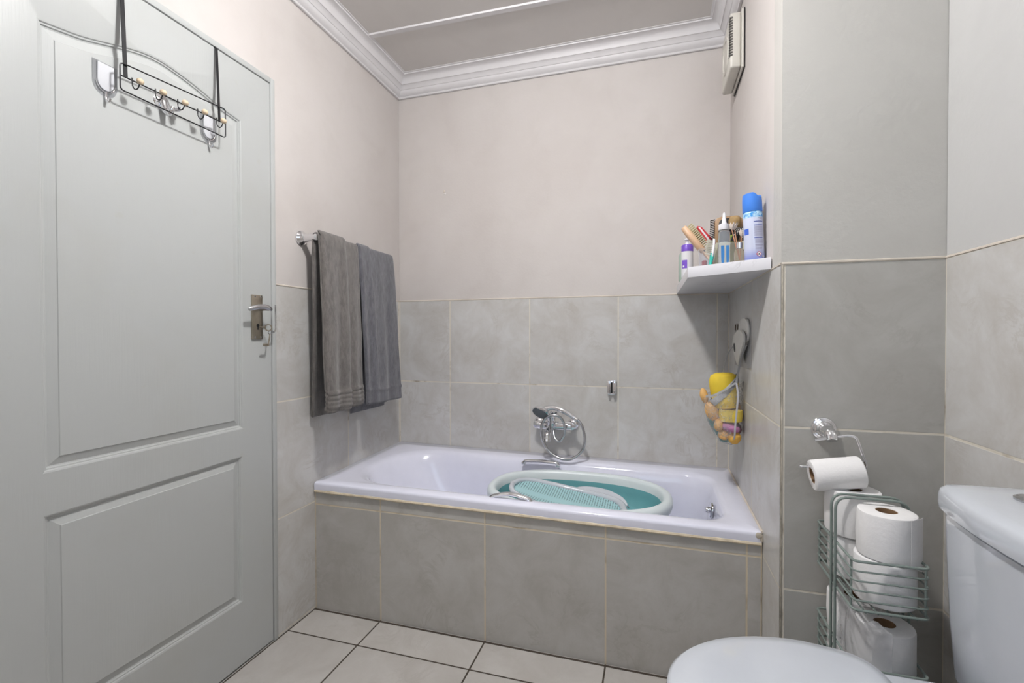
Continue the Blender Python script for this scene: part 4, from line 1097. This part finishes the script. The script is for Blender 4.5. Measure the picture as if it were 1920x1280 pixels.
tag(recentre(k.build('plastic_wrap', wrapm())), 'torn clear plastic wrapping clinging to the lower toilet rolls', 'plastic wrap')

# ------------------------------------------------------------------ toilet
TY = -1.4015
tl = thing('toilet', 'white ceramic close-coupled toilet with its lid down against the right wall', 'toilet', (1.78, TY, 0))
def egg(x0, x1, hw, z, n=72):
    """egg outline: rounded tip at x0, broad squarer hinge end at x1"""
    out = []; xm = lerp(x0, x1, .68)
    for i in range(n):
        t = 2 * PI * i / n; c, s_ = math.cos(t), math.sin(t)
        if c < 0: x = xm + (xm - x0) * c; y = hw * s_
        else:
            e_ = 2.0 / 7.0; x = xm + (x1 - xm) * abs(c) ** e_; y = hw * math.copysign(abs(s_) ** (2.0 / 4.5), s_)
            y *= 1 - .16 * max(0, (x - xm) / (x1 - xm)) ** 1.8
        out.append((x, TY + y, z))
    return out
pan = [egg(1.50, 2.02, .105, 0), egg(1.50, 2.02, .105, .02), egg(1.52, 2.01, .095, .12), egg(1.50, 2.01, .11, .24), egg(1.455, 1.98, .150, .35), egg(1.42, 1.95, .182, .42), egg(1.412, 1.94, .190, .445), egg(1.418, 1.935, .186, .452), egg(1.44, 1.92, .16, .452)]
k = MB(); k.loft(pan); k.loft([rrect(1.765, W2 - .004, TY - .185, TY + .185, .035, z) for z in (.36, .44, .470)] + [rrect(1.769, W2 - .006, TY - .181, TY + .181, .034, .475), rrect(1.775, W2 - .01, TY - .175, TY + .175, .03, .477)])
k.build('pan', 'white_gloss', tl)
k = MB(); k.loft([egg(1.412, 1.800, .190, .4535), egg(1.405, 1.803, .196, .458), egg(1.404, 1.804, .197, .468), egg(1.410, 1.801, .192, .476)]); k.build('seat', 'white_gloss', tl)
k = MB(); k.loft([egg(1.408, 1.804, .194, .4785), egg(1.402, 1.807, .1995, .483), egg(1.400, 1.808, .2005, .492), egg(1.402, 1.808, .199, .502), egg(1.410, 1.805, .193, .508), egg(1.440, 1.790, .168, .5115), egg(1.52, 1.75, .10, .5135)]); k.build('lid', 'white_gloss', tl, ang=60)
for sy in (-1, 1):
    MB().lathe([(.008, 0), (.010, .004), (.010, .05), (.008, .054)], 16, X=frame((1.822, TY + sy * .078 - .027, .494), (0, 1, 0))).build('hinge', 'white_gloss', tl)
def cis(x0, bow, hw, z, r=.035, n=8):
    """cistern outline with a bowed front; back on the wall"""
    out = []; xb_ = W2 - .002
    front = []
    for i in range(25):
        s_ = -1 + i / 12; front.append((x0 - bow * (1 - s_ * s_), TY + s_ * hw))
    pts = [(xb_, TY - hw)] + front + [(xb_, TY + hw)]
    f = fillet([(p[0], p[1], z) for p in [(xb_, TY - hw), (x0, TY - hw)]], .01)
    ring = [(xb_, TY - hw, z)]
    c0 = fillet([(xb_, TY - hw, z), (x0 + .002, TY - hw, z), front[4] + (z,)], r, n)[1:-1]
    c1 = fillet([front[20] + (z,), (x0 + .002, TY + hw, z), (xb_, TY + hw, z)], r, n)[1:-1]
    ring += [tuple(p) for p in c0] + [(a, b_, z) for a, b_ in front[5:20]] + [tuple(p) for p in c1] + [(xb_, TY + hw, z)]
    return ring
k = MB(); k.loft([cis(1.945, .012, .198, .479), cis(1.938, .014, .206, .492), cis(1.932, .018, .212, .60), cis(1.928, .020, .216, .74), cis(1.927, .021, .217, .806), cis(1.935, .021, .209, .8095), cis(1.940, .021, .204, .8165)]); cs = k.build('cistern', 'white_gloss', tl, ang=50)
k = MB(); k.loft([cis(1.926, .022, .217, .8140), cis(1.919, .023, .2225, .8150), cis(1.9175, .023, .2235, .826), cis(1.918, .023, .223, .842), cis(1.920, .023, .221, .852), cis(1.926, .023, .215, .858), cis(1.945, .023, .198, .861), cis(1.985, .020, .15, .8625)]); cl = k.build('cistern_lid', 'white_gloss', cs, ang=50)
k = MB(); k.lathe([(.029, .8615), (.029, .866), (.025, .868), (.0245, .8665), (.022, .867), (.020, .8685), (0, .869)], 32, X=Matrix.Translation((2.018, TY + .118, 0))); k.build('flush_button', 'chrome_dark', cl)

# ------------------------------------------------------------------ assumed lamp and added window fill
LXx, LYy = .965, -1.36
t = thing('assumed_ceiling_light', 'assumed round white glass dome light on the ceiling, out of the picture above', 'ceiling light', (LXx, LYy, 2.40))  # unseen lamp, assumed from where the cast shadows point
MB().lathe([(.055, 0), (.055, -.012), (.035, -.03), (.033, -.034)], 32, X=Matrix.Translation((LXx, LYy, ZC))).build('base', 'cornice', t)
MB().ball((LXx, LYy, 2.500), (.075, .075, .034), 28, 16).build('globe', emit('lit glass', (1.0, .985, .975), 410), t)

fill_lamp = bpy.data.lights.new('assumed_window_fill', 'AREA'); fill_lamp.shape = 'RECTANGLE'; fill_lamp.size = .82; fill_lamp.size_y = .82; fill_lamp.energy = 3.2; fill_lamp.color = (.68, .84, 1.0)  # cool area fill lamp, added at the assumed window behind the camera
so = bpy.data.objects.new('assumed_window_fill', fill_lamp); COL.objects.link(so); so.location = ((WX0 + WX1) / 2, YF + .004, (WZ0 + WZ1) / 2); so.rotation_euler = (math.radians(90), 0, 0)
so.rotation_euler = (math.radians(-90), 0, 0) if False else (math.radians(90), 0, 0)
w = bpy.data.worlds.new('World'); scn.world = w; w.use_nodes = True
w.node_tree.nodes['Background'].inputs[0].default_value = (.75, .85, 1, 1); w.node_tree.nodes['Background'].inputs[1].default_value = .6

# ------------------------------------------------------------------ camera
cd = bpy.data.cameras.new('Camera'); cam = bpy.data.objects.new('Camera', cd); COL.objects.link(cam)
F = 859.1763; cd.sensor_fit = 'HORIZONTAL'; cd.sensor_width = 36.0; cd.lens = F / 1920 * 36
cd.shift_x = -15.0756 / 1920; cd.shift_y = .4546 / 1920; cd.clip_start = .02
yaw, pitch, roll = .2824, -.0117, -.0012
cam.location = (1.37493, -2.29757, 1.15164)
cam.rotation_mode = 'XYZ'
cam.matrix_world = Matrix.Translation(cam.location) @ (Matrix.Rotation(yaw, 4, 'Z') @ Matrix.Rotation(PI / 2 + pitch, 4, 'X') @ Matrix.Rotation(roll, 4, 'Z'))
scn.camera = cam
vs = scn.view_settings
vs.view_transform = 'Standard'; vs.look = 'None'; vs.gamma = 1.0; vs.use_curve_mapping = False; vs.exposure = 0.10
